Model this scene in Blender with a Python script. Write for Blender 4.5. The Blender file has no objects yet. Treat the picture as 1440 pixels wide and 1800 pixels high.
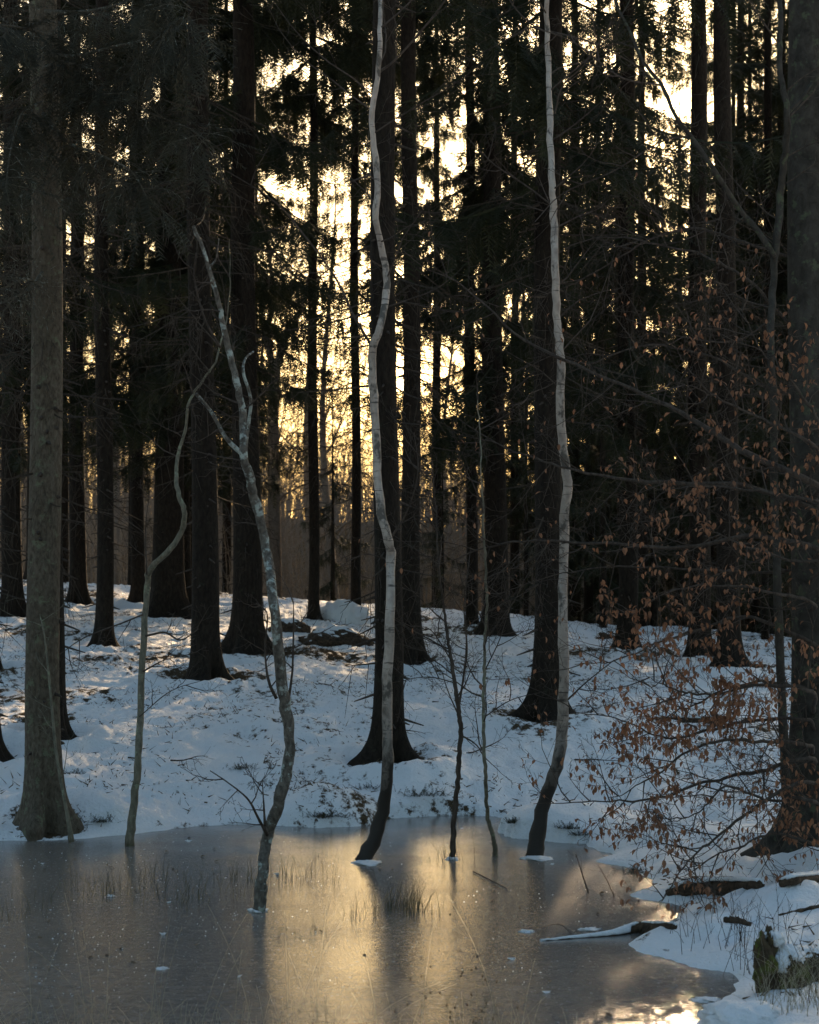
import bpy, math, random
import numpy as np
from mathutils import Vector

# ------------------------------------------------------------------ camera, sky, sun, exposure
scene = bpy.context.scene
col = scene.collection
FPX, CX, HY, EYE = 3500.0, 720.0, 1100.0, 1.6      # focal length / principal column / horizon row (photo px), eye height (m)

cam_d = bpy.data.cameras.new('camera'); cam = bpy.data.objects.new('camera', cam_d); col.objects.link(cam)
cam.location = (0, 0, EYE); cam.rotation_euler = (math.radians(90), 0, 0)
cam_d.sensor_fit = 'VERTICAL'; cam_d.sensor_height = 36; cam_d.sensor_width = 28.8
cam_d.lens = 36*FPX/1800; cam_d.shift_y = 200/1800
cam_d.clip_start = 0.1; cam_d.clip_end = 3000
cam_d.dof.use_dof = True; cam_d.dof.focus_distance = 13.5; cam_d.dof.aperture_fstop = 6.3
scene.camera = cam

SUN = Vector((0.14, 1.0, 0.2557)).normalized()
elev = math.asin(SUN.z); azim = math.atan2(SUN.x, SUN.y)
world = bpy.data.worlds.new('World'); scene.world = world; world.use_nodes = True
wn = world.node_tree; wn.nodes.clear()
sky = wn.nodes.new('ShaderNodeTexSky'); sky.sky_type = 'NISHITA'; sky.sun_disc = False
sky.sun_elevation = elev; sky.sun_rotation = azim
sky.air_density = 1.8; sky.dust_density = 6.0; sky.ozone_density = 3.5
bg = wn.nodes.new('ShaderNodeBackground'); bg.inputs['Strength'].default_value = 0.15
wo = wn.nodes.new('ShaderNodeOutputWorld')
wn.links.new(sky.outputs[0], bg.inputs[0]); wn.links.new(bg.outputs[0], wo.inputs[0])

sun_d = bpy.data.lights.new('sun', 'SUN'); sun_d.energy = 5.0; sun_d.angle = math.radians(0.6); sun_d.color = (1.0, 0.70, 0.41)
sun = bpy.data.objects.new('sun', sun_d); col.objects.link(sun)
sun.rotation_euler = (-SUN).to_track_quat('-Z', 'Y').to_euler()

vs = scene.view_settings
vs.view_transform = 'Standard'; vs.look = 'None'; vs.exposure = 0.85; vs.gamma = 1.0; vs.use_curve_mapping = False
scene.render.engine = 'CYCLES'
scene.cycles.max_bounces = 6; scene.cycles.diffuse_bounces = 3; scene.cycles.glossy_bounces = 3
scene.cycles.transparent_max_bounces = 8

rng = np.random.default_rng(7)
random.seed(7)
def U(a, b): return random.uniform(a, b)

# ------------------------------------------------------------------ helpers
class MB:
    """collects vertices / faces, builds ONE mesh"""
    def __init__(s): s.v = []; s.f = []; s.n = 0; s.attr = []
    def add(s, v, f):
        v = np.asarray(v, float).reshape(-1, 3); f = np.asarray(f, int)
        s.v.append(v); s.f.append(f + s.n); s.n += len(v)
    def mesh(s, name, mat, smooth=True):
        me = bpy.data.meshes.new(name)
        v = np.concatenate(s.v)
        loops = np.concatenate([f.ravel() for f in s.f]); tot = np.concatenate([np.full(len(f), f.shape[1]) for f in s.f])
        start = np.concatenate([[0], np.cumsum(tot)[:-1]])
        me.vertices.add(len(v)); me.vertices.foreach_set('co', v.ravel())
        me.loops.add(len(loops)); me.loops.foreach_set('vertex_index', loops.astype(np.int32))
        me.polygons.add(len(tot)); me.polygons.foreach_set('loop_start', start.astype(np.int32)); me.polygons.foreach_set('loop_total', tot.astype(np.int32))
        me.polygons.foreach_set('use_smooth', np.full(len(tot), smooth))
        me.update(calc_edges=True); me.validate()
        me.materials.append(mat)
        return me
    def build(s, name, mat, parent=None, smooth=True):
        return put(name, s.mesh(name, mat, smooth), parent)

def put(name, me, parent=None):
    o = bpy.data.objects.new(name, me); col.objects.link(o)
    if parent: o.parent = parent
    return o
def tag(o, label=None, cat=None, group=None, kind=None):
    if label: o['label'] = label
    if cat: o['category'] = cat
    if group: o['group'] = group
    if kind: o['kind'] = kind
    return o
def thing(name, label, cat, loc=(0, 0, 0), group=None):
    o = bpy.data.objects.new(name, None); col.objects.link(o); o.location = loc; o.empty_display_size = 0.2
    return tag(o, label, cat, group)

def unit(a):
    a = np.asarray(a, float); return a/np.maximum(np.linalg.norm(a, axis=-1, keepdims=True), 1e-9)

def tube(mb, path, rad, n=5, cap=True, lobes=None):
    p = np.asarray(path, float); k = len(p); r = np.broadcast_to(np.asarray(rad, float), (k,))
    t = unit(np.gradient(p, axis=0)); mt = np.abs(t.mean(0)); ref = np.eye(3)[int(np.argmin(mt))]
    a = unit(np.cross(t, ref)); b = np.cross(t, a)
    th = np.arange(n)*2*np.pi/n
    rr = r[:, None]*np.ones((1, n))
    if lobes is not None: rr = rr*lobes
    v = p[:, None, :] + rr[..., None]*(np.cos(th)[None, :, None]*a[:, None, :] + np.sin(th)[None, :, None]*b[:, None, :])
    i = np.arange(k-1)[:, None]*n; j = np.arange(n)[None, :]; j2 = (j+1) % n
    f = np.stack([i+j, i+j2, i+n+j2, i+n+j], -1).reshape(-1, 4)
    mb.add(v.reshape(-1, 3), f)
    if cap and n > 3:
        base = mb.n - k*n
        for row, c in ((0, p[0]), (k-1, p[-1])):
            ring = base + row*n + np.arange(n)
            mb.v.append(c[None]); ci = mb.n; mb.n += 1
            mb.f.append(np.stack([np.roll(ring, -1), ring, np.full(n, ci)], -1))

def smooth_path(pts, m):
    """Catmull-Rom through pts, m samples"""
    p = np.asarray(pts, float); p = np.vstack([2*p[0]-p[1], p, 2*p[-1]-p[-2]])
    u = np.linspace(0, len(p)-3-1e-6, m); i = u.astype(int); w = (u-i)[:, None]
    p0, p1, p2, p3 = p[i], p[i+1], p[i+2], p[i+3]
    return 0.5*((2*p1)+(-p0+p2)*w+(2*p0-5*p1+4*p2-p3)*w**2+(-p0+3*p1-3*p2+p3)*w**3)

_lat = rng.random((256, 256))
def vnoise(x, y):
    xi = np.floor(x).astype(int); yi = np.floor(y).astype(int); fx = x-xi; fy = y-yi
    fx = fx*fx*(3-2*fx); fy = fy*fy*(3-2*fy)
    g = lambda a, b: _lat[a & 255, b & 255]
    return (g(xi, yi)*(1-fx)+g(xi+1, yi)*fx)*(1-fy)+(g(xi, yi+1)*(1-fx)+g(xi+1, yi+1)*fx)*fy-0.5
def sstep(t): t = np.clip(t, 0, 1); return t*t*(3-2*t)

def at(px, py, d):                       # the point seen at photo pixel (px,py), d metres away
    return np.array([(px-CX)/FPX*d, d, EYE-(py-HY)/FPX*d])

# ------------------------------------------------------------------ materials
def newmat(name):
    m = bpy.data.materials.new(name); m.use_nodes = True; nt = m.node_tree
    return m, nt, nt.nodes['Principled BSDF'], nt.nodes['Material Output']
def N(nt, t, **kw):
    n = nt.nodes.new(t)
    for k, v in kw.items():
        if k in n.inputs: n.inputs[k].default_value = v
        else: setattr(n, k, v)
    return n
def noise(nt, vec, scale, detail=4, rough=0.55, dist=0.0):
    n = N(nt, 'ShaderNodeTexNoise', Scale=scale, Detail=detail, Roughness=rough, Distortion=dist); nt.links.new(vec, n.inputs['Vector']); return n.outputs['Fac']
def ramp(nt, fac, stops):
    r = nt.nodes.new('ShaderNodeValToRGB'); nt.links.new(fac, r.inputs[0])
    e = r.color_ramp.elements
    while len(e) < len(stops): e.new(0.5)
    for el, (p, c) in zip(e, stops): el.position = p; el.color = (*c, 1) if len(c) == 3 else c
    return r.outputs[0]
def mixc(nt, fac, a, b):
    m = nt.nodes.new('ShaderNodeMix'); m.data_type = 'RGBA'
    for sock, v in ((m.inputs[0], fac), (m.inputs[6], a), (m.inputs[7], b)):
        if hasattr(v, 'is_linked'): nt.links.new(v, sock)
        elif isinstance(v, (int, float)): sock.default_value = v
        else: sock.default_value = (*v, 1)
    return m.outputs[2]
def bump(nt, bs, h, strength, dist):
    b = N(nt, 'ShaderNodeBump', Strength=strength, Distance=dist); nt.links.new(h, b.inputs['Height']); nt.links.new(b.outputs[0], bs.inputs['Normal']); return b
def coords(nt, scale=(1, 1, 1)):
    tc = nt.nodes.new('ShaderNodeTexCoord'); mp = N(nt, 'ShaderNodeMapping'); mp.inputs['Scale'].default_value = scale
    nt.links.new(tc.outputs['Object'], mp.inputs[0]); return mp.outputs[0]

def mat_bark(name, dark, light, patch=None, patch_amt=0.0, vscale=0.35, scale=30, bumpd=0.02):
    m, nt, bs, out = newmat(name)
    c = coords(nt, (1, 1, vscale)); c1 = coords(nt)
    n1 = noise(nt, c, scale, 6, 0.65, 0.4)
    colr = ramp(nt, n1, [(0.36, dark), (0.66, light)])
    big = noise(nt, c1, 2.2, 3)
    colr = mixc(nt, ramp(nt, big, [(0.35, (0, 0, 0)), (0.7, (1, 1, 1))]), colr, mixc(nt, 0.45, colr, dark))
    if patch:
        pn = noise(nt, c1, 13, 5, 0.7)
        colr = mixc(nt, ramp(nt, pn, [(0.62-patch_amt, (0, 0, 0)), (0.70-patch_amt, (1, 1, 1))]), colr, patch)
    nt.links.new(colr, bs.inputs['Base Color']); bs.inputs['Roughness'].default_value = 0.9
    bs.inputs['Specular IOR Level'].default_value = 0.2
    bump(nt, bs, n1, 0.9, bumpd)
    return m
M = {}
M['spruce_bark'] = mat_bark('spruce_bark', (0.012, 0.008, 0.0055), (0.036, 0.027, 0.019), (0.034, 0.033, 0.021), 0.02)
M['lit_spruce_bark'] = mat_bark('lit_spruce_bark', (0.062, 0.047, 0.033), (0.165, 0.135, 0.10), (0.14, 0.143, 0.092), 0.06, vscale=0.5, scale=42, bumpd=0.012)  # paler copy of spruce_bark: open-sky light on the front trunk painted into its colour
M['lichen_bark'] = mat_bark('lichen_bark', (0.07, 0.06, 0.05), (0.24, 0.21, 0.175), (0.42, 0.46, 0.42), 0.10, vscale=0.6, scale=38)
M['sapling_bark'] = mat_bark('sapling_bark', (0.11, 0.10, 0.075), (0.26, 0.23, 0.17), (0.26, 0.28, 0.19), 0.05, vscale=0.4, scale=40, bumpd=0.006)
M['beech_bark'] = mat_bark('beech_bark', (0.03, 0.026, 0.021), (0.08, 0.07, 0.058), (0.08, 0.088, 0.055), 0.06, vscale=0.7, scale=16, bumpd=0.01)
M['twig'] = mat_bark('twig', (0.05, 0.038, 0.03), (0.13, 0.10, 0.08))
M['dead_twig'] = mat_bark('dead_twig', (0.035, 0.026, 0.019), (0.10, 0.078, 0.058))
M['lichen_twig'] = mat_bark('lichen_twig', (0.06, 0.052, 0.038), (0.14, 0.125, 0.095), (0.26, 0.28, 0.24), 0.06)
M['far_bark'] = mat_bark('far_bark', (0.15, 0.12, 0.095), (0.30, 0.245, 0.20))
M['log_bark'] = mat_bark('log_bark', (0.025, 0.018, 0.013), (0.14, 0.09, 0.055), vscale=1)
M['moss_wood'] = mat_bark('moss_wood', (0.045, 0.032, 0.02), (0.13, 0.09, 0.05), (0.10, 0.11, 0.025), 0.12, vscale=0.8, scale=16)

def mat_birch():
    m, nt, bs, out = newmat('birch_bark')
    c = coords(nt, (3, 3, 26)); c1 = coords(nt, (1, 1, 0.6))
    l1 = noise(nt, c, 1.6, 4, 0.6)
    base = ramp(nt, noise(nt, c1, 14, 4), [(0.3, (0.27, 0.22, 0.185)), (0.7, (0.60, 0.51, 0.44))])
    col1 = mixc(nt, ramp(nt, l1, [(0.59, (0, 0, 0)), (0.67, (1, 1, 1))]), base, (0.09, 0.075, 0.065))
    pat = noise(nt, c1, 7, 4, 0.7)
    col2 = mixc(nt, ramp(nt, pat, [(0.53, (0, 0, 0)), (0.62, (1, 1, 1))]), col1, (0.11, 0.095, 0.08))
    sx = nt.nodes.new('ShaderNodeSeparateXYZ'); nt.links.new(coords(nt), sx.inputs[0])
    ht = nt.nodes.new('ShaderNodeMath'); ht.operation = 'MULTIPLY_ADD'; nt.links.new(pat, ht.inputs[0]); ht.inputs[1].default_value = 0.8; zz_ = nt.nodes.new('ShaderNodeMath'); zz_.operation = 'MULTIPLY'; nt.links.new(sx.outputs[2], zz_.inputs[0]); zz_.inputs[1].default_value = 0.42; nt.links.new(zz_.outputs[0], ht.inputs[2])
    low = ramp(nt, ht.outputs[0], [(0.60, (1, 1, 1)), (0.92, (0.0, 0.0, 0.0))])      # rough dark bark of an old birch foot
    low2 = nt.nodes.new('ShaderNodeMath'); low2.operation = 'MULTIPLY'; nt.links.new(low, low2.inputs[0]); low2.inputs[1].default_value = 1.0
    col3 = mixc(nt, low2.outputs[0], col2, (0.028, 0.022, 0.017))
    nt.links.new(col3, bs.inputs['Base Color']); bs.inputs['Roughness'].default_value = 0.75
    bump(nt, bs, l1, 0.6, 0.008)
    return m
M['birch_bark'] = mat_birch()

def mat_leafy(name, c0, c1, trans, scale=2.0):
    m, nt, bs, out = newmat(name)
    geo = nt.nodes.new('ShaderNodeNewGeometry')
    f = noise(nt, coords(nt), scale, 3)
    colr = ramp(nt, f, [(0.3, c0), (0.7, c1)])
    nt.links.new(colr, bs.inputs['Base Color']); bs.inputs['Roughness'].default_value = 0.65; bs.inputs['Specular IOR Level'].default_value = 0.25
    tr = nt.nodes.new('ShaderNodeBsdfTranslucent'); nt.links.new(colr, tr.inputs[0])
    mx = nt.nodes.new('ShaderNodeMixShader'); mx.inputs[0].default_value = trans
    nt.links.new(bs.outputs[0], mx.inputs[1]); nt.links.new(tr.outputs[0], mx.inputs[2]); nt.links.new(mx.outputs[0], out.inputs[0])
    return m
M['needles'] = mat_leafy('needles', (0.015, 0.018, 0.007), (0.034, 0.037, 0.014), 0.15)
M['near_needles'] = mat_leafy('near_needles', (0.026, 0.025, 0.015), (0.065, 0.06, 0.038), 0.2)
M['brown_leaf'] = mat_leafy('brown_leaf', (0.17, 0.08, 0.045), (0.40, 0.20, 0.112), 0.32, 9)
M['dry_grass'] = mat_leafy('dry_grass', (0.28, 0.24, 0.16), (0.58, 0.51, 0.38), 0.3, 12)
M['rush'] = mat_leafy('rush', (0.05, 0.047, 0.026), (0.14, 0.12, 0.06), 0.2, 12)
M['litter'] = mat_leafy('litter', (0.05, 0.035, 0.02), (0.14, 0.095, 0.05), 0.1, 5)
M['heather'] = mat_leafy('heather', (0.02, 0.022, 0.012), (0.05, 0.05, 0.022), 0.1, 8)

def mat_snow(name, litter=False):
    m, nt, bs, out = newmat(name)
    c = coords(nt)
    colr = mixc(nt, noise(nt, c, 3, 3), (0.78, 0.80, 0.83), (0.84, 0.855, 0.875))
    h = noise(nt, c, 28, 5, 0.65)
    if litter:
        at_ = nt.nodes.new('ShaderNodeAttribute'); at_.attribute_name = 'litter'
        ln = noise(nt, coords(nt, (1, 0.55, 1)), 9, 6, 0.72)
        mm = nt.nodes.new('ShaderNodeMath'); mm.operation = 'ADD'; nt.links.new(at_.outputs['Fac'], mm.inputs[0]); nt.links.new(ln, mm.inputs[1])
        mask = ramp(nt, mm.outputs[0], [(0.595, (0, 0, 0)), (0.68, (1, 1, 1))])
        soil = ramp(nt, noise(nt, c, 40, 4, 0.7), [(0.3, (0.035, 0.026, 0.017)), (0.7, (0.13, 0.095, 0.06))])
        colr = mixc(nt, mask, colr, soil)
    nt.links.new(colr, bs.inputs['Base Color']); bs.inputs['Roughness'].default_value = 0.62; bs.inputs['Specular IOR Level'].default_value = 0.3
    if litter:
        mr = nt.nodes.new('ShaderNodeMapRange'); nt.links.new(mask, mr.inputs[0]); mr.inputs[3].default_value = 0.3; mr.inputs[4].default_value = 0.0; nt.links.new(mr.outputs[0], bs.inputs['Specular IOR Level'])
    h2 = nt.nodes.new('ShaderNodeMath'); h2.operation = 'MULTIPLY_ADD'; nt.links.new(noise(nt, coords(nt, (1, 0.6, 1)), 9, 4, 0.6), h2.inputs[0]); h2.inputs[1].default_value = 1.6; nt.links.new(h, h2.inputs[2])
    bump(nt, bs, h2.outputs[0], 0.75, 0.04)
    return m
M['snow_ground'] = mat_snow('snow_ground', True)
M['snow'] = mat_snow('snow')

def mat_ice():
    m, nt, bs, out = newmat('frosted_ice')
    c = coords(nt)
    big = noise(nt, c, 0.9, 4, 0.6); fine = noise(nt, c, 95, 3, 0.75); mid = noise(nt, c, 14, 5, 0.7)
    colr = ramp(nt, mid, [(0.3, (0.115, 0.104, 0.092)), (0.72, (0.24, 0.22, 0.198))])
    colr = mixc(nt, ramp(nt, noise(nt, coords(nt, (1, 0.45, 1)), 46, 3, 0.8), [(0.60, (0, 0, 0)), (0.70, (1, 1, 1))]), colr, (0.5, 0.51, 0.53))
    nt.links.new(colr, bs.inputs['Base Color'])
    r = nt.nodes.new('ShaderNodeMapRange'); nt.links.new(big, r.inputs[0]); r.inputs[1].default_value = 0.3; r.inputs[2].default_value = 0.7; r.inputs[3].default_value = 0.16; r.inputs[4].default_value = 0.24
    nt.links.new(r.outputs[0], bs.inputs['Roughness']); bs.inputs['IOR'].default_value = 1.55
    ad = nt.nodes.new('ShaderNodeMath'); ad.operation = 'MULTIPLY_ADD'; nt.links.new(mid, ad.inputs[0]); ad.inputs[1].default_value = 0.12; nt.links.new(fine, ad.inputs[2])
    bump(nt, bs, ad.outputs[0], 0.10, 0.004)
    return m
M['ice'] = mat_ice()

# ------------------------------------------------------------------ terrain and ice
shore_px = [(-260, 1492), (-60, 1484), (0, 1480), (60, 1479), (130, 1475), (240, 1464), (360, 1452), (440, 1446), (500, 1452), (560, 1456), (620, 1454), (650, 1449),
            (668, 1438), (760, 1435), (860, 1436), (925, 1440), (905, 1452), (882, 1464), (900, 1475), (960, 1480), (1040, 1482), (1062, 1492), (1075, 1515), (1110, 1536),
            (1142, 1548), (1104, 1562), (1130, 1574), (1172, 1588), (1166, 1612), (1150, 1632), (1120, 1655), (1125, 1672), (1180, 1688), (1220, 1706), (1275, 1714), (1300, 1735),
            (1270, 1770), (1250, 1800), (1240, 1838), (900, 1850), (500, 1846), (100, 1850), (-300, 1845)]
pond = np.array([((px-CX)/FPX*(5600/(py-HY)), 5600/(py-HY)) for px, py in shore_px] + [(-6.0, 7.6), (-9.0, 11.0), (-6.5, 14.2)])

def pond_sd(x, y):
    """signed distance to the shore, positive on land"""
    d = np.full(x.shape, 1e9); ins = np.zeros(x.shape, bool)
    for i in range(len(pond)):
        ax, ay = pond[i]; bx, by = pond[(i+1) % len(pond)]
        ex, ey = bx-ax, by-ay
        t = np.clip(((x-ax)*ex+(y-ay)*ey)/(ex*ex+ey*ey+1e-12), 0, 1)
        d = np.minimum(d, np.hypot(x-ax-t*ex, y-ay-t*ey))
        c = ((ay > y) != (by > y)) & (x < ex*(y-ay)/(by-ay+1e-12)+ax)
        ins ^= c
    return np.where(ins, -d, d)

HUM = [(-0.80, 16.3, 0.42, 0.13), (0.06, 17.0, 0.55, 0.14), (-2.6, 15.6, 0.4, 0.10), (-1.4, 19.5, 0.5, 0.10), (-0.4, 21.0, 0.6, 0.12), (1.9, 14.2, 0.4, 0.10), (2.0, 10.6, 0.35, 0.08)]
def base_height(x, y):
    sd = pond_sd(x, y)+vnoise(x*2.3+9, y*2.3)*0.22+vnoise(x*7, y*7+4)*0.07
    zc = np.clip(1.62-0.075*x, 0.7, 2.7)
    slope = zc*np.clip((y-15.6)/26.4, 0, 1)**0.96
    slope = np.where(y > 40, slope-0.7*sstep((y-42)/14)+10.5*sstep((y-66)/150)+3.2*sstep((y-100)/60)*vnoise(x*0.07+5, y*0.03), slope)
    land = 0.13*(1-np.exp(-np.maximum(sd, 0)/0.30))+0.07*np.clip(sd, 0, 3)
    z = np.where(sd > 0, land, -0.30*(1-np.exp(np.minimum(sd, 0)/0.25)))+slope*sstep(sd/1.5)
    for hx, hy, hr, hh in HUM: z = z+np.where(sd > 0, hh*np.exp(-(((x-hx)/hr)**2+((y-hy)/(hr*1.2))**2)), 0)
    # hummock with the right-hand birch
    z = z+np.where(sd > 0, 0.16*np.exp(-(((x-1.05)/0.5)**2+((y-15.3)/0.7)**2)), 0)
    return z, sd

def rough(x, y, sd):
    w = np.clip(sd/0.4, 0, 1)*np.clip(1.3-np.hypot(x, y)/300, 0.15, 1)
    wx = x+0.25*vnoise(x*1.7, y*1.7); wy = y+0.3*vnoise(x*1.3+40, y*1.3)
    n = 0.16*vnoise(x*0.45, y*0.35+3)+0.060*vnoise(wx*1.5, wy*0.9)+0.045*vnoise(wx*4.2, wy*2.4)+0.042*vnoise(wx*9, wy*4.5+7)+0.034*vnoise(wx*18, wy*9)+0.012*vnoise(wx*31, wy*19)
    rid = 0.5-np.abs(vnoise(wx*3.1+3, wy*3.6))*2
    return w*(n+0.03*rid)

trunks = []                                   # (x, y, r) of the trees that melt the snow around their feet
def zground(x, y):
    X = np.array([float(x)]); Y = np.array([float(y)])
    z, sd = base_height(X, Y); return float((z+rough(X, Y, sd))[0])
_ds = np.arange(6.5, 46, 0.03)
def foot(px, py):
    """where the view ray through photo pixel (px,py) meets the terrain"""
    x = (px-CX)/FPX*_ds; z = EYE-(py-HY)/FPX*_ds
    h, sd = base_height(x, _ds); h = np.maximum(h, 0)
    k = np.nonzero(z <= h)[0]
    d = _ds[k[0]] if len(k) else 43.0
    X = (px-CX)/FPX*d
    return X, d, max(zground(X, d), 0.0)

# trees whose feet show: name key -> (px mid trunk, trunk width px, foot py, dx of the foot, lean px at the frame's top)
SPR = {
 'T1': (75, 64, 1446, 8, 2), 'T1b': (93, 40, 1306, 2, -4), 'T0': (-34, 60, 1338, 0, 0), 'T00': (-16, 30, 1194, 0, 0), 'T2': (20, 38, 1092, 2, 0),
 'T3': (135, 30, 1066, 3, -2), 'T4': (182, 32, 1140, 5, -6), 'T5': (242, 26, 1066, 0, 0), 'T6': (297, 58, 1092, -5, 4), 'T6c': (322, 24, 1086, 6, 0), 'T7': (362, 50, 1212, 0, -18), 'T8': (432, 54, 1157, 6, -8),
 'T9': (550, 20, 1100, 2, 0), 'T10': (624, 18, 1098, 4, -2), 'T11': (673, 52, 1350, 18, 0), 'T12': (719, 36, 1174, 12, 0), 'T13': (828, 22, 1114, 2, -4), 'T14': (868, 44, 1124, 8, -8),
 'T15': (962, 54, 1278, 0, 4), 'T16': (1101, 36, 1162, 4, 0), 'T17': (1228, 40, 1172, 2, -2), 'T18': (1280, 42, 1188, 8, -12), 'T19': (1424, 86, 1496, 6, 0)}
FEET = {}
for k, (px, w, fy, dx, lean) in SPR.items():
    x, d, z = foot(px+dx*0.5, fy-(8 if fy > 1150 else 2)); FEET[k] = (x, d, z); trunks.append((x, d, w/FPX*d*0.5))

def axis(segs):
    out = []
    for a, b, st in segs: out.append(np.arange(a, b, st))
    return np.unique(np.round(np.concatenate(out), 4))
def geo(a, b, n, k=3.0): t = np.linspace(0, 1, n); return a+(b-a)*(np.exp(k*t)-1)/(np.exp(k)-1)
gx = np.concatenate([-geo(10, 900, 40, 5)[::-1], axis([(-9.95, 10, 0.043)]), geo(10, 900, 40, 5)])
gy = np.concatenate([-geo(0, 500, 24, 5)[::-1][:-1], np.arange(0, 7, 0.35), axis([(7, 30, 0.045), (30, 46, 0.085)]), geo(46, 1500, 90, 4.5)])
X, Y = np.meshgrid(gx, gy)
Z, SD = base_height(X, Y); R_ = rough(X, Y, SD)
lit = 0.30*vnoise(X*0.8, Y*0.5)+0.22*vnoise(X*2.6+8, Y*1.6)
lit = lit-0.14*np.exp(-((Y-11)/4.0)**2)+0.02*np.clip(Y-20, 0, 20)/20+0.45*sstep((Y-44)/12)+0.35*sstep((Y-60)/30)
lit = lit+0.08*np.exp(-np.abs(SD)/0.08)
for tx, ty, tr in trunks:
    dd = np.hypot(X-tx, Y-ty)
    Z = Z-0.05*np.exp(-(dd/(tr*3.2))**2)*(dd < 4)+0.09*np.exp(-((dd-tr*4.0)/(tr*1.6))**2)*(SD > 0.15)
    lit = lit+0.55*np.exp(-(dd/(tr*2.1))**2)
Z = Z+R_
mb = MB(); nyv, nxv = X.shape
idx = np.arange(nyv*nxv).reshape(nyv, nxv)
mb.add(np.stack([X, Y, Z], -1).reshape(-1, 3), np.stack([idx[:-1, :-1], idx[:-1, 1:], idx[1:, 1:], idx[1:, :-1]], -1).reshape(-1, 4))
ground = mb.build('snowy_ground', M['snow_ground']); tag(ground, kind='structure')
a = ground.data.attributes.new('litter', 'FLOAT', 'POINT'); a.data.foreach_set('value', lit.ravel().astype(np.float32))

mb = MB(); ix = np.linspace(-11, 6, 60); iy = np.linspace(5.5, 18.5, 60); IX, IY = np.meshgrid(ix, iy); ii = np.arange(3600).reshape(60, 60)
mb.add(np.stack([IX, IY, 0*IX], -1).reshape(-1, 3), np.stack([ii[:-1, :-1], ii[:-1, 1:], ii[1:, 1:], ii[1:, :-1]], -1).reshape(-1, 4))
tag(mb.build('frozen_pond', M['ice']), kind='structure')

# ------------------------------------------------------------------ spruces
def spruce_trunk(mat, r, h, lean, seed, parent, sides=26, rings=70):
    rs = np.random.RandomState(seed)
    z = np.concatenate([np.linspace(-0.3, 1.2, rings//2), np.linspace(1.2, h, rings//2+1)[1:]])
    fl = (0.75+0.6*rs.rand())*(0.6 if mat is M['lit_spruce_bark'] else 1); lo = 0.9+0.7*rs.rand(); ph = rs.rand(6)*6.28; th = np.arange(sides)*2*np.pi/sides
    rad = r*(1-0.93*np.clip(z, 0, h)/h)**0.75*(1+1.05*fl*np.exp(-np.maximum(z+0.02, 0)/(0.62*r+0.05))+0.12*np.exp(-np.maximum(z, 0)/0.8))
    lob = 1+np.exp(-np.maximum(z, 0)/(1.1*r+0.08))[:, None]*lo*(0.24*np.cos(3*th+ph[0])+0.24*np.cos(5*th+ph[1])+0.16*np.cos(8*th+ph[2]))[None]
    lob = lob+0.018*np.cos(2*th[None]+z[:, None]*1.3+ph[3])+0.02*(rs.rand(len(z), sides)-0.5)
    path = np.stack([lean[0]*z+0.02*np.sin(z*0.9+ph[4])*np.clip(z, 0, 1), lean[1]*z+0.02*np.sin(z*0.7+ph[5]), z], -1)
    b = MB(); tube(b, path, rad, sides, True, lob)
    return b.build('trunk', mat, parent)

def feather():
    """a needled twig one unit long along +x, hanging a little"""
    v = []; f = []
    for s in (-1, 1):
        for i in range(12):
            x = 0.05+i*0.079+U(-0.02, 0.02); w = 0.020; L = U(0.13, 0.26)*(1.05-0.5*x)
            k = len(v); sag = -0.10*x*x
            v += [(x-w, 0, sag), (x+w, 0, sag), (x+0.6*L, s*L, sag-U(0.0, 0.10))]
            f.append((k, k+1, k+2))
    k = len(v); v += [(0, -0.012, 0), (0, 0.012, 0), (1, 0, -0.10)]; f.append((k, k+1, k+2))
    return np.array(v), np.array(f)
FEATH = [feather() for _ in range(8)]
def place_feathers(mb, pos, dr, ln, seed=0):
    """pos (n,3), direction (n,3), length (n)"""
    rs = np.random.RandomState(seed); n = len(pos)
    if not n: return
    dr = unit(dr); side = unit(np.cross(dr, np.array([0, 0, 1.0])+0.35*(rs.rand(n, 3)-0.5))); up = np.cross(side, dr)
    which = rs.randint(0, len(FEATH), n)
    for w in range(len(FEATH)):
        m = which == w; c = m.sum()
        if not c: continue
        tv, tf = FEATH[w]
        B = np.stack([dr[m], side[m], up[m]], 1)              # c,3(axes),3
        v = np.einsum('ka,cax->ckx', tv, B)*ln[m][:, None, None]+pos[m][:, None, :]
        f = tf[None]+(np.arange(c)*len(tv))[:, None, None]
        mb.add(v.reshape(-1, 3), f.reshape(-1, 3))

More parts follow.
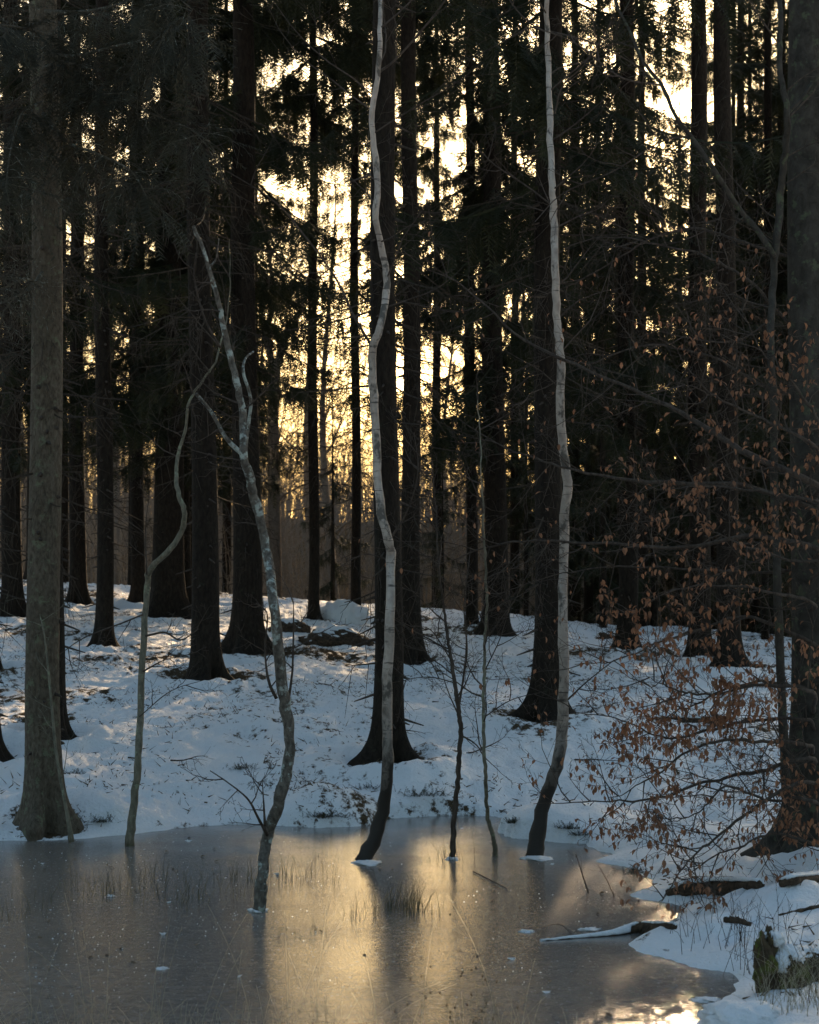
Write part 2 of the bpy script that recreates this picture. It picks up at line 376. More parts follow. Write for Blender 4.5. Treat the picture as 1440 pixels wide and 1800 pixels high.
def limb_curve(s, L, droop):
    return s*L, -droop*L*s*(1-0.55*s*s)
def crown_mesh(seed, zb, zt, Lmax, detail_to=15.0, dens=1.0, ragged=0.3):
    rs = np.random.RandomState(seed); mb = MB(); P = []; D = []; Ln = []
    z = zb
    while z < zt-0.3:
        t = (z-zb)/(zt-zb); hi = z > detail_to
        L0 = Lmax*(1-t)**0.75*min(1, 0.6+0.5*(z-zb)/2.0)
        for k in range(rs.randint(2, 5) if not hi else rs.randint(4, 6)):
            if rs.rand() > dens*0.95: continue
            L = L0*(1-ragged*rs.rand()); az = rs.rand()*6.283; dro = 0.55-0.5*t+0.15*rs.rand(); zz = z+0.4*rs.rand()
            out = np.array([math.cos(az), math.sin(az), 0]); sd = np.array([-out[1], out[0], 0]); bend = (rs.rand()-0.5)*0.3
            s = np.linspace(0, 1, 7); rr, dz = limb_curve(s, L, dro)
            pth = out*rr[:, None]+sd*(bend*rr*s)[:, None]; pth[:, 2] = zz+dz
            tube(mb, pth, 0.022*(L/3)*(1-0.85*s)+0.004, 3, False)
            step = 0.058 if not hi else 0.20
            m = max(4, int(L/step)); ss = 0.10+0.9*np.sort(rs.rand(m))
            rr, dz = limb_curve(ss, L, dro); p = out*rr[:, None]+sd*(bend*rr*ss)[:, None]; p[:, 2] = zz+dz
            for sgn in (-1, 1):
                keep = rs.rand(m) < 0.92; mm = keep.sum()
                d = out*(0.45+0.3*rs.rand(mm))[:, None]+sd*(sgn*(0.35+0.7*rs.rand(mm)))[:, None]; d[:, 2] = -0.35-0.75*rs.rand(mm)*(1-0.5*t)
                P.append(p[keep]); D.append(d); Ln.append((0.22+0.42*(1-ss[keep]*0.6)*rs.rand(mm))*min(1, 0.35+L/3)*(1.5 if hi else 1.0))
            hm = rs.rand(m) < 0.6                                            # hanging curtain twigs
            d = 0.25*(rs.rand(hm.sum(), 3)-0.5); d[:, 2] = -1
            P.append(p[hm]); D.append(d); Ln.append((0.25+0.45*rs.rand(hm.sum()))*min(1, L/2)*(1.5 if hi else 1))
        z += (0.46 if not hi else 0.6)*(0.8+0.4*rs.rand())
    place_feathers(mb, np.concatenate(P), np.concatenate(D), np.concatenate(Ln), seed)
    return mb.mesh('crown', M['needles'], False)

def dead_mesh(seed, z0, z1, n, Lm=1.5):
    """dry lower branches and snapped stubs"""
    rs = np.random.RandomState(seed); mb = MB()
    for i in range(n):
        z = z0+(z1-z0)*rs.rand()**0.8; L = Lm*(0.15+0.85*rs.rand()**1.3)*(0.35+0.65*(z-z0)/(z1-z0)); az = rs.rand()*6.283
        out = np.array([math.cos(az), math.sin(az), 0]); s = np.linspace(0, 1, 6)
        pth = out*(L*s)[:, None]+np.array([-out[1], out[0], 0])*(0.3*(rs.rand()-0.5)*L*s*s)[:, None]; pth[:, 2] = z-0.45*L*s*(1-0.3*s)*rs.rand()*1.6
        tube(mb, pth, 0.011*(1-0.8*s)+0.002, 3, False)
        for k in range(int(L*9)):
            u = 0.2+0.8*rs.rand(); q = np.array([np.interp(u, s, pth[:, j]) for j in range(3)])
            d = out*0.5+(rs.rand(3)-0.5)*1.3; d[2] -= 0.7; d = unit(d); l = 0.12+0.35*rs.rand()
            e = q+d*l*0.5+[0, 0, -0.02]; g = q+d*l+[0, 0, -0.1*l]
            tube(mb, [q, e, g], [0.004, 0.003, 0.0015], 3, False)
    return mb.mesh('dead_branches', M['dead_twig'], False)

CROWN = [crown_mesh(11, 4.8, 25, 2.9), crown_mesh(12, 4.2, 26, 2.7), crown_mesh(13, 3.0, 24, 3.0), crown_mesh(14, 8.8, 26, 3.1, detail_to=18), crown_mesh(16, 12.5, 27, 2.6, detail_to=16)]
YOUNG = crown_mesh(15, 0.4, 9.0, 2.0, detail_to=9, ragged=0.4)
DEAD = [dead_mesh(21, 1.2, 6.5, 90), dead_mesh(22, 2.0, 7.0, 110, 1.7), dead_mesh(23, 0.8, 5.0, 60, 1.2)]

SPR_LAB = {
 'T1': 'nearest grey spruce trunk, standing on the left bank at the ice edge',
 'T1b': 'spruce hidden behind the nearest left trunk, its root flare showing to the right of it',
 'T0': 'spruce cut off by the left frame edge with a dark root flare on the snow',
 'T00': 'small dark spruce foot at the left frame edge, farther up the snow slope',
 'T2': 'dark spruce on the crest at far left behind the nearest grey trunk',
 'T3': 'slim dark spruce on the crest just right of the nearest grey trunk',
 'T4': 'slender spruce with a neat flared foot alone on the left snow slope',
 'T5': 'thin spruce on the crest between the slender slope spruce and the crooked sapling',
 'T6': 'broad dark spruce on the crest behind the crooked thin sapling',
 'T6c': 'thin dark spruce close to the right of the broad crest spruce',
 'T7': 'stout spruce with wide spreading roots in the middle of the left slope',
 'T8': 'dark spruce behind the lichen covered broken tree, foot on the slope',
 'T9': 'thin spruce in front of the bright gap, left of the small snow mound',
 'T10': 'thinnest spruce in the bright gap beside the small snow mound',
 'T11': 'stout spruce with flared roots right behind the central birch',
 'T12': 'dark straight spruce just right of the central birch, farther back',
 'T13': 'thin dark spruce on the crest right of centre, left of a thicker one',
 'T14': 'thick dark spruce on the crest right of centre',
 'T15': 'stout spruce directly behind the white birch on the right',
 'T16': 'dark spruce rising from the thicket between the right birch and the twin trunks',
 'T17': 'left one of the twin dark spruces behind the brown leaved branches',
 'T18': 'right one of the twin dark spruces behind the brown leaved branches'}
def add_crown(root, mesh, scale, rz):
    c = put('crown', mesh, root); c.scale = scale; c.rotation_euler = (0, 0, rz); return c
CB = {'T1': 3, 'T1b': 3, 'T0': 4, 'T00': 4, 'T2': 2, 'T3': 3, 'T4': 4, 'T5': 3, 'T6': 2, 'T6c': 2, 'T7': 3, 'T8': 1, 'T9': 3, 'T10': 3, 'T11': 3, 'T12': 3, 'T13': 0, 'T14': 2, 'T15': 0, 'T16': 2, 'T17': 3, 'T18': 3}
for n_, (k, (px, w, fy, dx, lean)) in enumerate(SPR.items()):
    if k == 'T19': continue
    x, d, z = FEET[k]; r = w/FPX*d*0.5*0.93
    root = thing('spruce_tree', SPR_LAB[k], 'spruce', (x, d, z-0.03), 'spruces of the snowy grove')
    H = 24.0
    lx = (lean-dx*0.5)/FPX*d/(EYE+HY/FPX*d)
    spruce_trunk(M['lit_spruce_bark'] if k == 'T1' else M['spruce_bark'], r*1.02, H, (lx, U(-.004, .004)), 100+n_, root)
    zs = {'T17': 1.2, 'T18': 1.2}.get(k, 1.0); add_crown(root, CROWN[CB[k]], (U(.9, 1.05), U(.9, 1.05), zs*U(.95, 1.05)), U(0, 6.28))
    dm = put('dead_branches', DEAD[n_ % 3], root); dm.rotation_euler = (0, 0, U(0, 6.28))
    if k == 'T1': dm.scale = (0.5, 0.5, 1)
    if d < 33:
        b = MB()
        for q in range(70):                                # knots and snapped stubs of the near trunk
            zz = U(0.3, 7.5); az = U(0, 6.28); rr = r*(1-0.93*zz/H)**0.75
            o3 = np.array([math.cos(az), math.sin(az), 0]); p0 = o3*rr*0.9+[lx*zz, 0, zz]; L = random.choice([.02, .02, .03, .06] if k == 'T1' else [.03, .06, .10, .2])
            tube(b, [p0, p0+o3*(rr*0.12+0.008), p0+o3*(rr*0.12+L)+[0, 0, -0.3*L]], [0.019, 0.013, 0.005], 6)
        tag(b.build('knots', M['twig'], root), kind='stuff')

# spruces farther back, mostly crowns: (px, distance, crown kind, scale, low)
BACK = [(-60, 40, 0, 1.0, 'beyond the left frame edge, only boughs in view'), (58, 47, 1, 1.05, 'hidden behind the nearest grey trunk'), (108, 52, 1, 1.05, 'left of the slim crest spruce'),
        (236, 54, 0, 1.05, 'between the slender slope spruce and the broad crest one'), (340, 55, 2, 1.1, 'behind the stout spreading rooted spruce'), (398, 62, 0, 1.1, 'right of the stout spreading rooted spruce'),
        (446, 60, 0, 1.1, 'at the left rim of the bright gap'), (551, 46, 3, 1.25, 'high crowned, hidden behind the left thin gap spruce'), (625, 50, 3, 1.3, 'high crowned, hidden behind the thinnest gap spruce'), (690, 66, 3, 1.25, 'high crowned, hidden behind the central birch'), (768, 74, 3, 1.2, 'in the narrow bright gap right of the central birch'), (905, 54, 1, 1.05, 'right of the thick crest spruce'), (1010, 58, 2, 1.1, 'right behind the white right birch'),
        (1052, 66, 1, 1.1, 'in the dark thicket right of the right birch'), (1096, 50, 2, 1.0, 'behind the dark spruce of the thicket'), (1350, 46, 0, 1.0, 'left behind the slender wavy tree'), (1400, 58, 2, 1.1, 'between the slender wavy tree and the beech, far back'), (985, 64, 2, 1.15, 'left behind the right birch'), (1165, 62, 2, 0.62, 'low topped, left of the twin trunks below the sun'), (1232, 66, 2, 0.62, 'low topped, behind the left twin trunk'), (1305, 68, 3, 1.2, 'high crowned, right of the sun gap'), (1128, 44, 3, 0.8, 'left of the twin trunks'), (1300, 56, 2, 1.05, 'close right of the twin trunks'), (1372, 62, 0, 1.1, 'far back left of the beech trunk'), (1432, 50, 1, 1.0, 'close behind the beech trunk'), (1085, 72, 0, 1.15, 'farthest in the dark thicket right of the right birch'), (1290, 74, 0, 1.15, 'between the twin trunks'), (1410, 66, 0, 1.15, 'left of the beech trunk, far back'), (1318, 60, 2, 1.05, 'right of the twin trunks'), (1375, 50, 2, 1.0, 'behind the slender wavy tree'),
        (1450, 56, 0, 1.1, 'behind the beech at the right edge'), (1500, 44, 2, 1.0, 'beyond the right frame edge, only boughs in view')]
BT = []
for v in range(2):
    e0 = thing('tmp', 'x', 'x'); o = spruce_trunk(M['spruce_bark'], 0.21, 24, (0, 0), 300+v, e0, 12, 24); BT.append(o.data); bpy.data.objects.remove(o); bpy.data.objects.remove(e0)
for i, (px, d, ck, sc, bl) in enumerate(BACK):
    x = (px-CX)/FPX*d; z = zground(x, d)
    root = thing('spruce_tree', 'dark spruce deep in the grove, '+bl, 'spruce', (x, d, z-0.05), 'spruces deep in the grove')
    t = put('trunk', BT[i % 2], root); s = sc*U(.55, .85)*(0.6 if px in (551, 625, 690) else 1); t.scale = (s, s, sc); t.rotation_euler = (0, 0, U(0, 6))
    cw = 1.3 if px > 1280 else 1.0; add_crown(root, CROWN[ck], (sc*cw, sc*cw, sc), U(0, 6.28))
    dm = put('dead_branches', DEAD[i % 3], root); dm.rotation_euler = (0, 0, U(0, 6.28)); dm.scale = (1.3, 1.3, 1.2)
# young bushy spruces with branches down to the ground
for lab, px, d, s in (('mid sized dark spruce filling the thicket directly right of the right birch', 1035, 49, 1.45), ('mid sized dark spruce in the thicket, second right of the right birch', 1115, 52, 1.4), ('mid sized dark spruce just left behind the twin trunks', 1195, 47, 1.55),  # spruce just left behind the twin trunks enlarged to block sun glare on the ice
                      ('mid sized dark spruce behind the gap of the twin trunks', 1255, 54, 1.45), ('mid sized dark spruce right behind the twin trunks', 1330, 48, 1.4), ('mid sized dark spruce behind the beech trunk', 1405, 44, 1.35),
                      ('young spruce with low drooping boughs beside the small snow mound', 585, 46, 0.62), ('bushy young spruce filling the gap right of the white birch', 1060, 40, 0.95),
                      ('bushy young spruce left of the twin dark trunks', 1150, 44, 1.0), ('bushy young spruce right of the twin dark trunks', 1345, 40, 0.95),
                      ('young spruce at the right edge behind the beech', 1420, 34, 0.85), ('young spruce at the crest behind the thick dark spruce', 925, 48, 0.8),
                      ('low young spruce between the two birches near the crest', 778, 47, 0.55)):
    x = (px-CX)/FPX*d
    root = thing('young_spruce', lab, 'spruce', (x, d, zground(x, d)-0.05), 'young bushy spruces')
    b = MB(); zz = np.linspace(-0.1, 9*s, 8); tube(b, np.stack([0*zz, 0*zz, zz], -1), 0.09*s*(1.02-np.clip(zz, 0, 9*s)/(9*s)), 8); b.build('trunk', M['spruce_bark'], root)
    add_crown(root, YOUNG, (s, s, s), U(0, 6))

# ------------------------------------------------------------------ bare trees of the far wood
def rand_perp(d):
    a = np.random.rand(3)-0.5; a -= d*np.dot(a, d); return unit(a)
np.random.seed(5)
def grow(mb, p, d, L, r, lev, kids, wob=0.18, up=0.08, spread=0.75, sides=(6, 4, 3, 3), tips=None, shrink=0.6, segs=6, minr=0.0012):
    pts = [np.asarray(p, float)]; d = unit(d); st = L/segs
    for i in range(segs):
        d = unit(d+rand_perp(d)*wob*np.random.rand()*1.6+np.array([0, 0, up])); pts.append(pts[-1]+d*st)
    pts = np.array(pts); s = np.linspace(0, 1, segs+1)
    tube(mb, pts, np.maximum(r*(1-0.82*s), minr), sides[min(len(sides)-1, 3-min(lev, 3))], False)
    if tips is not None and lev <= 1:
        for u in np.random.rand(3): tips.append(np.array([np.interp(u, s, pts[:, j]) for j in range(3)]))
    if lev <= 0: return
    n = kids[lev-1] if lev-1 < len(kids) else kids[-1]
    for i in range(n):
        u = 0.18+0.8*(i+np.random.rand())/n; q = np.array([np.interp(u, s, pts[:, j]) for j in range(3)])
        dd = unit(np.array([np.interp(u, s, np.gradient(pts[:, j])) for j in range(3)]))
        nd = unit(dd*(1-spread*0.45)+rand_perp(dd)*spread)
        grow(mb, q, nd, L*shrink*(1.05-0.55*u)*(0.7+0.5*np.random.rand()), max(r*(1-0.8*u)*0.55, minr), lev-1, kids, wob, up, spread, sides, tips, shrink, max(3, segs-1), minr)
FAR = []
for v in range(4):
    t = MB(); zz = np.linspace(-0.3, 21, 14); wv = np.random.rand(2)*6
    pth = np.stack([0.35*np.sin(zz*0.25+wv[0])-0.35*np.sin(wv[0]), 0.3*np.sin(zz*0.3+wv[1]), zz], -1); tube(t, pth, 0.22*(1.03-np.clip(zz, 0, 21)/21)+0.01, 7)
    c = MB()
    for i in range(19):
        z0 = 2.5+18*(i+np.random.rand())/19; q = np.array([np.interp(z0, zz, pth[:, j]) for j in range(3)]); az = np.random.rand()*6.28
        grow(c, q, (math.cos(az), math.sin(az), 0.6+0.5*np.random.rand()), 5.5*(1.15-z0/26), 0.07*(1.1-z0/24), 3, [4, 5, 5], wob=0.3, up=0.10, minr=0.010)
    FAR.append((t.mesh('trunk', M['far_bark']), c.mesh('crown', M['far_bark'])))
rsf = np.random.RandomState(3)
for i in range(46):
    px = -120+1680*((i*0.618034) % 1); d = 70+120*rsf.rand()
    if 470 < px < 860 and i % 3: continue
    x = (px-CX)/FPX*d; z = zground(x, d); s = 0.75+0.4*rsf.rand()
    root = thing('bare_tree', 'leafless tree of the far wood seen between the spruce trunks', 'tree', (x, d, z-0.1), 'leafless trees of the far wood')
    tm, cm = FAR[i % 4]
    for nm, me in (('trunk', tm), ('crown', cm)):
        o = put(nm, me, root); o.scale = (s, s, s); o.rotation_euler = (0, 0, i*1.7)
v0 = 60.0; xv = (488-CX)/FPX*v0; root = thing('bare_tree', 'leafless tree with a V shaped fork in the bright gap behind the broken tree', 'tree', (xv, v0, zground(xv, v0)-0.1), 'leafless trees of the far wood')
for nm, pts, wv in (('trunk', [(484, 1100), (482, 900), (480, 720), (484, 650)], [26, 22, 20, 18]), ('fork', [(484, 655), (500, 600), (528, 545), (545, 480)], [16, 13, 10, 6]), ('fork', [(482, 655), (470, 590), (480, 520), (470, 420)], [14, 12, 9, 5])):
    p = smooth_path([at(a, c, v0+(0.6 if nm == 'fork' else 0)*k) for k, (a, c) in enumerate(pts)], 24); b = MB(); rr = np.interp(np.linspace(0, 1, 24), np.linspace(0, 1, 4), wv)/FPX*v0*0.5; tube(b, p, rr, 8)
    np.random.seed(len(pts[0])+pts[1][0])
    for q in range(8 if nm == 'fork' else 3): c_ = p[6+2*q]; grow(b, c_, (np.random.rand()-.5, np.random.rand()-.5, .5), 2.6, 0.04, 2, [5, 5], 0.3, 0.08, minr=0.008)
    b.v = [v_-np.array(root.location) for v_ in b.v]; b.build(nm, M['far_bark'], root)
# brushwood of the far wood: thin stems nobody could count
b = MB(); nb = 7500
bd = np.where(rsf.rand(nb) < 0.45, 168+48*rsf.rand(nb), 54+120*rsf.rand(nb)); bx_ = (rsf.rand(nb)*2-1)*0.26*bd; bz = base_height(bx_, bd)[0]
for x, d, z in zip(bx_, bd, bz):
    h = (1.5+6.5*rsf.rand()**1.5)*(0.6+1.1*(d-54)/160); dx = (rsf.rand()-0.5)*0.5*h; dy = (rsf.rand()-0.5)*0.4*h; k_ = d/110
    p = np.array([[x, d, z-.3], [x+dx*.3, d+dy*.3, z+h*.5], [x+dx, d+dy, z+h]]); tube(b, p, [0.024*k_, 0.016*k_, 0.008*k_], 3, False)
    for k in range(4):
        u = 0.2+0.75*rsf.rand(); q = p[0]*(1-u)+p[2]*u; e = q+np.array([(rsf.rand()-0.5)*1.4, rsf.rand()-0.5, 0.1+0.5*rsf.rand()])*h*0.42
        tube(b, [q, e], [0.014*k_, 0.007*k_], 3, False)
tag(b.build('brushwood', M['far_bark'], None, False), 'brown leafless brushwood below the far wood', 'brushwood', kind='stuff')

# ------------------------------------------------------------------ the slim trees standing in the ice
def trace(pts, d, depth_amp=0.12, m=60, seed=0, ddrift=0.0):
    """photo-pixel polyline at distance d, given a depth wander of its own"""
    rs = np.random.RandomState(seed); k = len(pts)
    dep = d+np.cumsum(rs.randn(k)*depth_amp)*np.minimum(1, np.arange(k)/3)+ddrift*np.arange(k)/k
    p = smooth_path([at(px, py, dd) for (px, py), dd in zip(pts, dep)], m)
    if m >= 60: p[1:] += (rs.rand(m-1, 3)-0.5)*[0.009, 0.009, 0]+np.repeat((rs.rand((m+5)//6, 3)-0.5)*[0.010, 0.010, 0], 6, 0)[:m-1]
    return p
def stem(mb, path, wpx, d, sides=12, seed=0, rough_=0.13):
    rs = np.random.RandomState(seed); m = len(path)
    r = np.interp(np.linspace(0, 1, m), np.linspace(0, 1, len(wpx)), wpx)/FPX*d*0.5*0.84
    lob = 1+rough_*(rs.rand(m, sides)-0.5)*2
    tube(mb, path, r, sides, True, lob)
def twigs_on(mb, path, n, L, r, lev, kids, u0=0.3, u1=1.0, spread=0.9, up=0.05, tips=None, wob=0.2, seed=None):
    if seed is not None: np.random.seed(seed)
    s = np.linspace(0, 1, len(path)); g = np.gradient(path, axis=0)
    for i in range(n):
        u = u0+(u1-u0)*(i+np.random.rand())/n
        q = np.array([np.interp(u, s, path[:, j]) for j in range(3)]); dd = unit(np.array([np.interp(u, s, g[:, j]) for j in range(3)]))
        nd = unit(dd*0.5+rand_perp(dd)*spread)
        grow(mb, q, nd, L*(0.5+0.8*np.random.rand()), r, lev, kids, wob, up, 0.8, tips=tips)
def local(root, *bs):
    o = np.array(root.location)
    for b in bs: b.v = [v-o for v in b.v]
def slim_tree(name, label, cat, base, main, widths, d, mat, branches=(), twigs=None, seed=0, m=90, extra=None):
    """branches: (pixel polyline, widths, twig count, twig length)"""
    root = thing(name, label, cat, tuple(at(base[0], base[1], d)))
    path = trace(main, d, 0.10, m, seed); b = MB(); stem(b, path, widths, d, 12, seed); local(root, b); b.build('trunk', mat, root)
    for i, br in enumerate(branches):
        p = trace(br[0], d, 0.10, 24, seed+i+1); b = MB(); stem(b, p, br[1], d, 7, seed+i)
        if len(br) > 2: twigs_on(b, p, br[2], br[3], 0.004, 2, [2, 4], 0.15, 1.0, seed=seed+i)
        local(root, b); b.build('branch', mat if len(br) < 5 else M[br[4]], root)
    if twigs:
        b = MB(); n, L, u0, u1 = twigs; twigs_on(b, path, n, L, 0.006, 2, [3, 5], u0, u1, seed=seed); local(root, b); tag(b.build('twigs', M['twig'], root), kind='stuff')
    return root
dI = lambda py: 5600/(py-HY)
A = [(638, 1516), (660, 1472), (674, 1420), (681, 1350), (683, 1270), (682, 1180), (684, 1080), (687, 985), (681, 945), (669, 895), (661, 800), (656, 700), (654, 620), (669, 570), (680, 500), (672, 440), (661, 380), (662, 300), (653, 220), (662, 150), (668, 70), (668, -20), (672, -300), (690, -700), (700, -1100)]
slim_tree('birch_tree', 'crooked pale birch leaning out of the ice in the centre', 'birch', (638, 1514), A, [34, 27, 22, 20, 19, 18, 18, 15, 13, 13, 11, 9, 6, 3], dI(1514), M['birch_bark'],
          [([(656, 612), (622, 555), (592, 492), (540, 420), (480, 352), (372, 285)], [7, 5, 3.5, 2], 7, 0.35, 'twig'), ([(668, 126), (702, 98), (770, 18), (830, -70)], [6, 4, 3], 5, 0.4, 'twig'),
           ([(688, 945), (715, 900), (735, 830), (728, 760)], [5, 3, 2], 5, 0.35, 'twig'), ([(684, 985), (640, 975), (590, 1000)], [3, 2, 1.2], 3, 0.3, 'twig')], (14, 0.9, 0.55, 1.0), seed=31)
B = [(938, 1508), (945, 1468), (956, 1410), (979, 1345), (989, 1290), (992, 1200), (990, 1100), (990, 1000), (993, 900), (998, 840), (990, 780), (985, 700), (985, 620), (980, 560), (977, 480), (975, 385), (972, 330), (968, 250), (966, 150), (963, 60), (961, -40), (965, -400), (950, -1000)]
slim_tree('birch_tree', 'pale birch with mossy dark foot at the tip of the right snow bank', 'birch', (938, 1506), B, [38, 30, 25, 21, 20, 19, 18, 17, 15, 14, 13, 11, 8, 4], dI(1506), M['birch_bark'],
          [([(966, 60), (925, 35), (890, -10), (860, -80)], [4, 3, 2], 4, 0.3, 'twig'), ([(975, 200), (990, 150), (1030, 110), (1080, 30)], [4, 3, 2], 5, 0.4, 'twig'), ([(967, 55), (1040, 75), (1110, 110), (1150, 140)], [4, 3, 2], 5, 0.4, 'twig'),
           ([(975, 365), (930, 330), (870, 290), (850, 270)], [4, 3, 2], 5, 0.4, 'twig'), ([(988, 1240), (1030, 1200), (1080, 1160)], [5, 3, 2], 4, 0.35, 'twig')], (14, 0.9, 0.5, 1.0), seed=41)
C = [(455, 1604), (462, 1535), (472, 1470), (492, 1405), (506, 1340), (508, 1280), (498, 1222), (490, 1130), (481, 1060), (470, 970), (455, 900), (441, 850), (428, 800), (426, 740), (419, 680), (402, 610), (388, 545), (366, 465), (342, 397)]
slim_tree('dead_tree', 'lichen crusted tree with a broken forked top rising from the ice', 'tree', (455, 1603), C, [27, 23, 25, 22, 24, 21, 19, 20, 18, 14, 13, 9, 7], dI(1603), M['lichen_bark'],
          [([(428, 800), (398, 770), (372, 725), (345, 692)], [11, 9, 8, 7]), ([(430, 800), (437, 745), (441, 700), (428, 655), (432, 630), (446, 618)], [9, 7, 6, 4]), ([(388, 612), (360, 560), (342, 490), (345, 445)], [5, 4, 3], 3, 0.25, 'twig'),
           ([(368, 470), (380, 455), (385, 420)], [6, 4, 2]), ([(486, 1228), (472, 1195), (466, 1140), (470, 1080), (450, 1060)], [8, 5, 3, 2], 6, 0.25, 'twig'), ([(508, 1225), (514, 1180), (516, 1110), (516, 1060)], [6, 4, 2], 4, 0.25, 'twig'),
           ([(470, 1468), (455, 1440), (436, 1405), (400, 1375), (370, 1355)], [8, 5, 3, 2], 4, 0.22, 'twig'), ([(466, 1452), (463, 1400), (461, 1370)], [6, 3, 1.5], 3, 0.2, 'twig')], (9, 0.3, 0.5, 0.95), seed=51)
D = [(228, 1487), (235, 1420), (243, 1330), (248, 1240), (252, 1140), (257, 1040), (266, 1000), (295, 970), (318, 935), (325, 902), (315, 875), (309, 838), (312, 800), (325, 760), (333, 710), (346, 684), (364, 658), (382, 630), (398, 560), (404, 490), (402, 420)]
slim_tree('sapling', 'thin sapling with a strong double bend left of the broken tree', 'sapling', (228, 1487), D, [19, 15, 14, 13, 12, 11, 10, 8, 6, 5, 4, 2.5, 1.5], dI(1487), M['sapling_bark'],
          [([(256, 1118), (290, 1112), (318, 1125), (350, 1105)], [5, 4, 2], 4, 0.25, 'twig'), ([(252, 1180), (290, 1160), (335, 1150)], [4, 2.5, 1.5], 4, 0.3, 'twig'), ([(326, 778), (350, 775), (400, 745)], [3, 2, 1.5], 3, 0.3, 'twig'),
           ([(252, 1080), (215, 1095), (150, 1120), (105, 1150)], [4, 3, 1.5], 5, 0.3, 'twig'), ([(245, 1260), (300, 1215), (360, 1195)], [2.5, 2, 1], 3, 0.3, 'twig'), ([(258, 1010), (256, 930), (264, 860)], [4, 3, 1.5], 3, 0.3, 'twig')], (8, 0.4, 0.55, 1.0), seed=61)
E1 = [(795, 1511), (798, 1440), (806, 1350), (809, 1275), (803, 1222), (791, 1150), (781, 1080), (770, 980), (765, 880), (760, 800)]
slim_tree('sapling', 'dark forked sapling in the ice between the two birches', 'sapling', (795, 1510), E1, [13, 10, 10, 9, 7, 5, 3, 2], dI(1510), M['twig'],
          [([(806, 1245), (815, 1190), (821, 1140), (816, 1060), (828, 960)], [6, 4, 3, 1.5], 8, 0.35, 'twig'), ([(807, 1290), (838, 1310), (855, 1340)], [4, 3, 1.5], 3, 0.25, 'twig'), ([(800, 1200), (750, 1190), (690, 1200)], [3, 2, 1], 4, 0.35, 'twig'), ([(793, 1160), (760, 1110), (735, 1100)], [3, 2, 1], 4, 0.35, 'twig')], (12, 0.45, 0.35, 1.0), seed=71)
E2 = [(871, 1505), (867, 1472), (857, 1430), (853, 1350), (851, 1250), (852, 1150), (855, 1050), (851, 930), (846, 800), (838, 690)]
slim_tree('sapling', 'thin grey sapling beside the forked one, left of the right birch', 'sapling', (871, 1504), E2, [12, 9, 7.5, 7, 6, 5, 3, 2], dI(1504), M['sapling_bark'],
          [([(852, 1180), (880, 1120), (900, 1050)], [3, 2, 1], 5, 0.35, 'twig'), ([(852, 1260), (900, 1230), (960, 1215)], [3, 2, 1], 4, 0.35, 'twig'), ([(853, 1100), (830, 1060), (790, 1040)], [3, 2, 1], 4, 0.3, 'twig')], (14, 0.45, 0.35, 1.0), seed=81)
st = MB(); p = trace([(126, 1480), (118, 1430), (100, 1330), (92, 1250), (80, 1130), (70, 1080)], dI(1482), 0.05, 30, 5); stem(st, p, [13, 8, 7, 6, 4, 2], dI(1482), 8); twigs_on(st, p, 8, 0.35, 0.004, 2, [2, 4], 0.3)
root = thing('sapling', 'thin mossy sapling leaning against the nearest spruce trunk at the left', 'sapling', tuple(at(126, 1482, dI(1482)))); local(root, st); st.build('trunk', M['sapling_bark'], root)
SL = [(1384, 1440), (1378, 1300), (1372, 1150), (1368, 1000), (1362, 850), (1360, 700), (1355, 600), (1360, 500), (1366, 420), (1373, 340), (1381, 260), (1383, 195), (1371, 120), (1372, 30), (1366, -60), (1362, -300), (1340, -700)]
dS = 12.4
rS = slim_tree('slender_tree', 'slender wavy grey tree in front of the big trunk at right', 'tree', (1384, 1446), SL, [20, 18, 17, 16, 15, 15, 16, 14, 12, 11, 8, 4], dS, M['beech_bark'],
          [([(1362, 452), (1330, 402), (1298, 366), (1250, 290), (1214, 240), (1186, 202), (1164, 150), (1130, 108), (1110, 60), (1080, 0), (1070, -60)], [13, 11, 9, 8, 6, 4], 10, 0.5, 'beech_bark'), ([(1384, 200), (1415, 165), (1445, 110), (1480, 30)], [9, 7, 5], 4, 0.4, 'beech_bark'),
           ([(1215, 238), (1160, 250), (1080, 300), (990, 340), (940, 390)], [4, 3, 2], 6, 0.4, 'twig'), ([(1166, 150), (1090, 135), (1010, 75), (930, 45)], [4, 3, 2], 6, 0.4, 'twig'), ([(1358, 560), (1290, 600), (1190, 590), (1100, 560)], [4, 3, 2], 6, 0.4, 'twig')], (12, 0.8, 0.4, 1.0), seed=91)

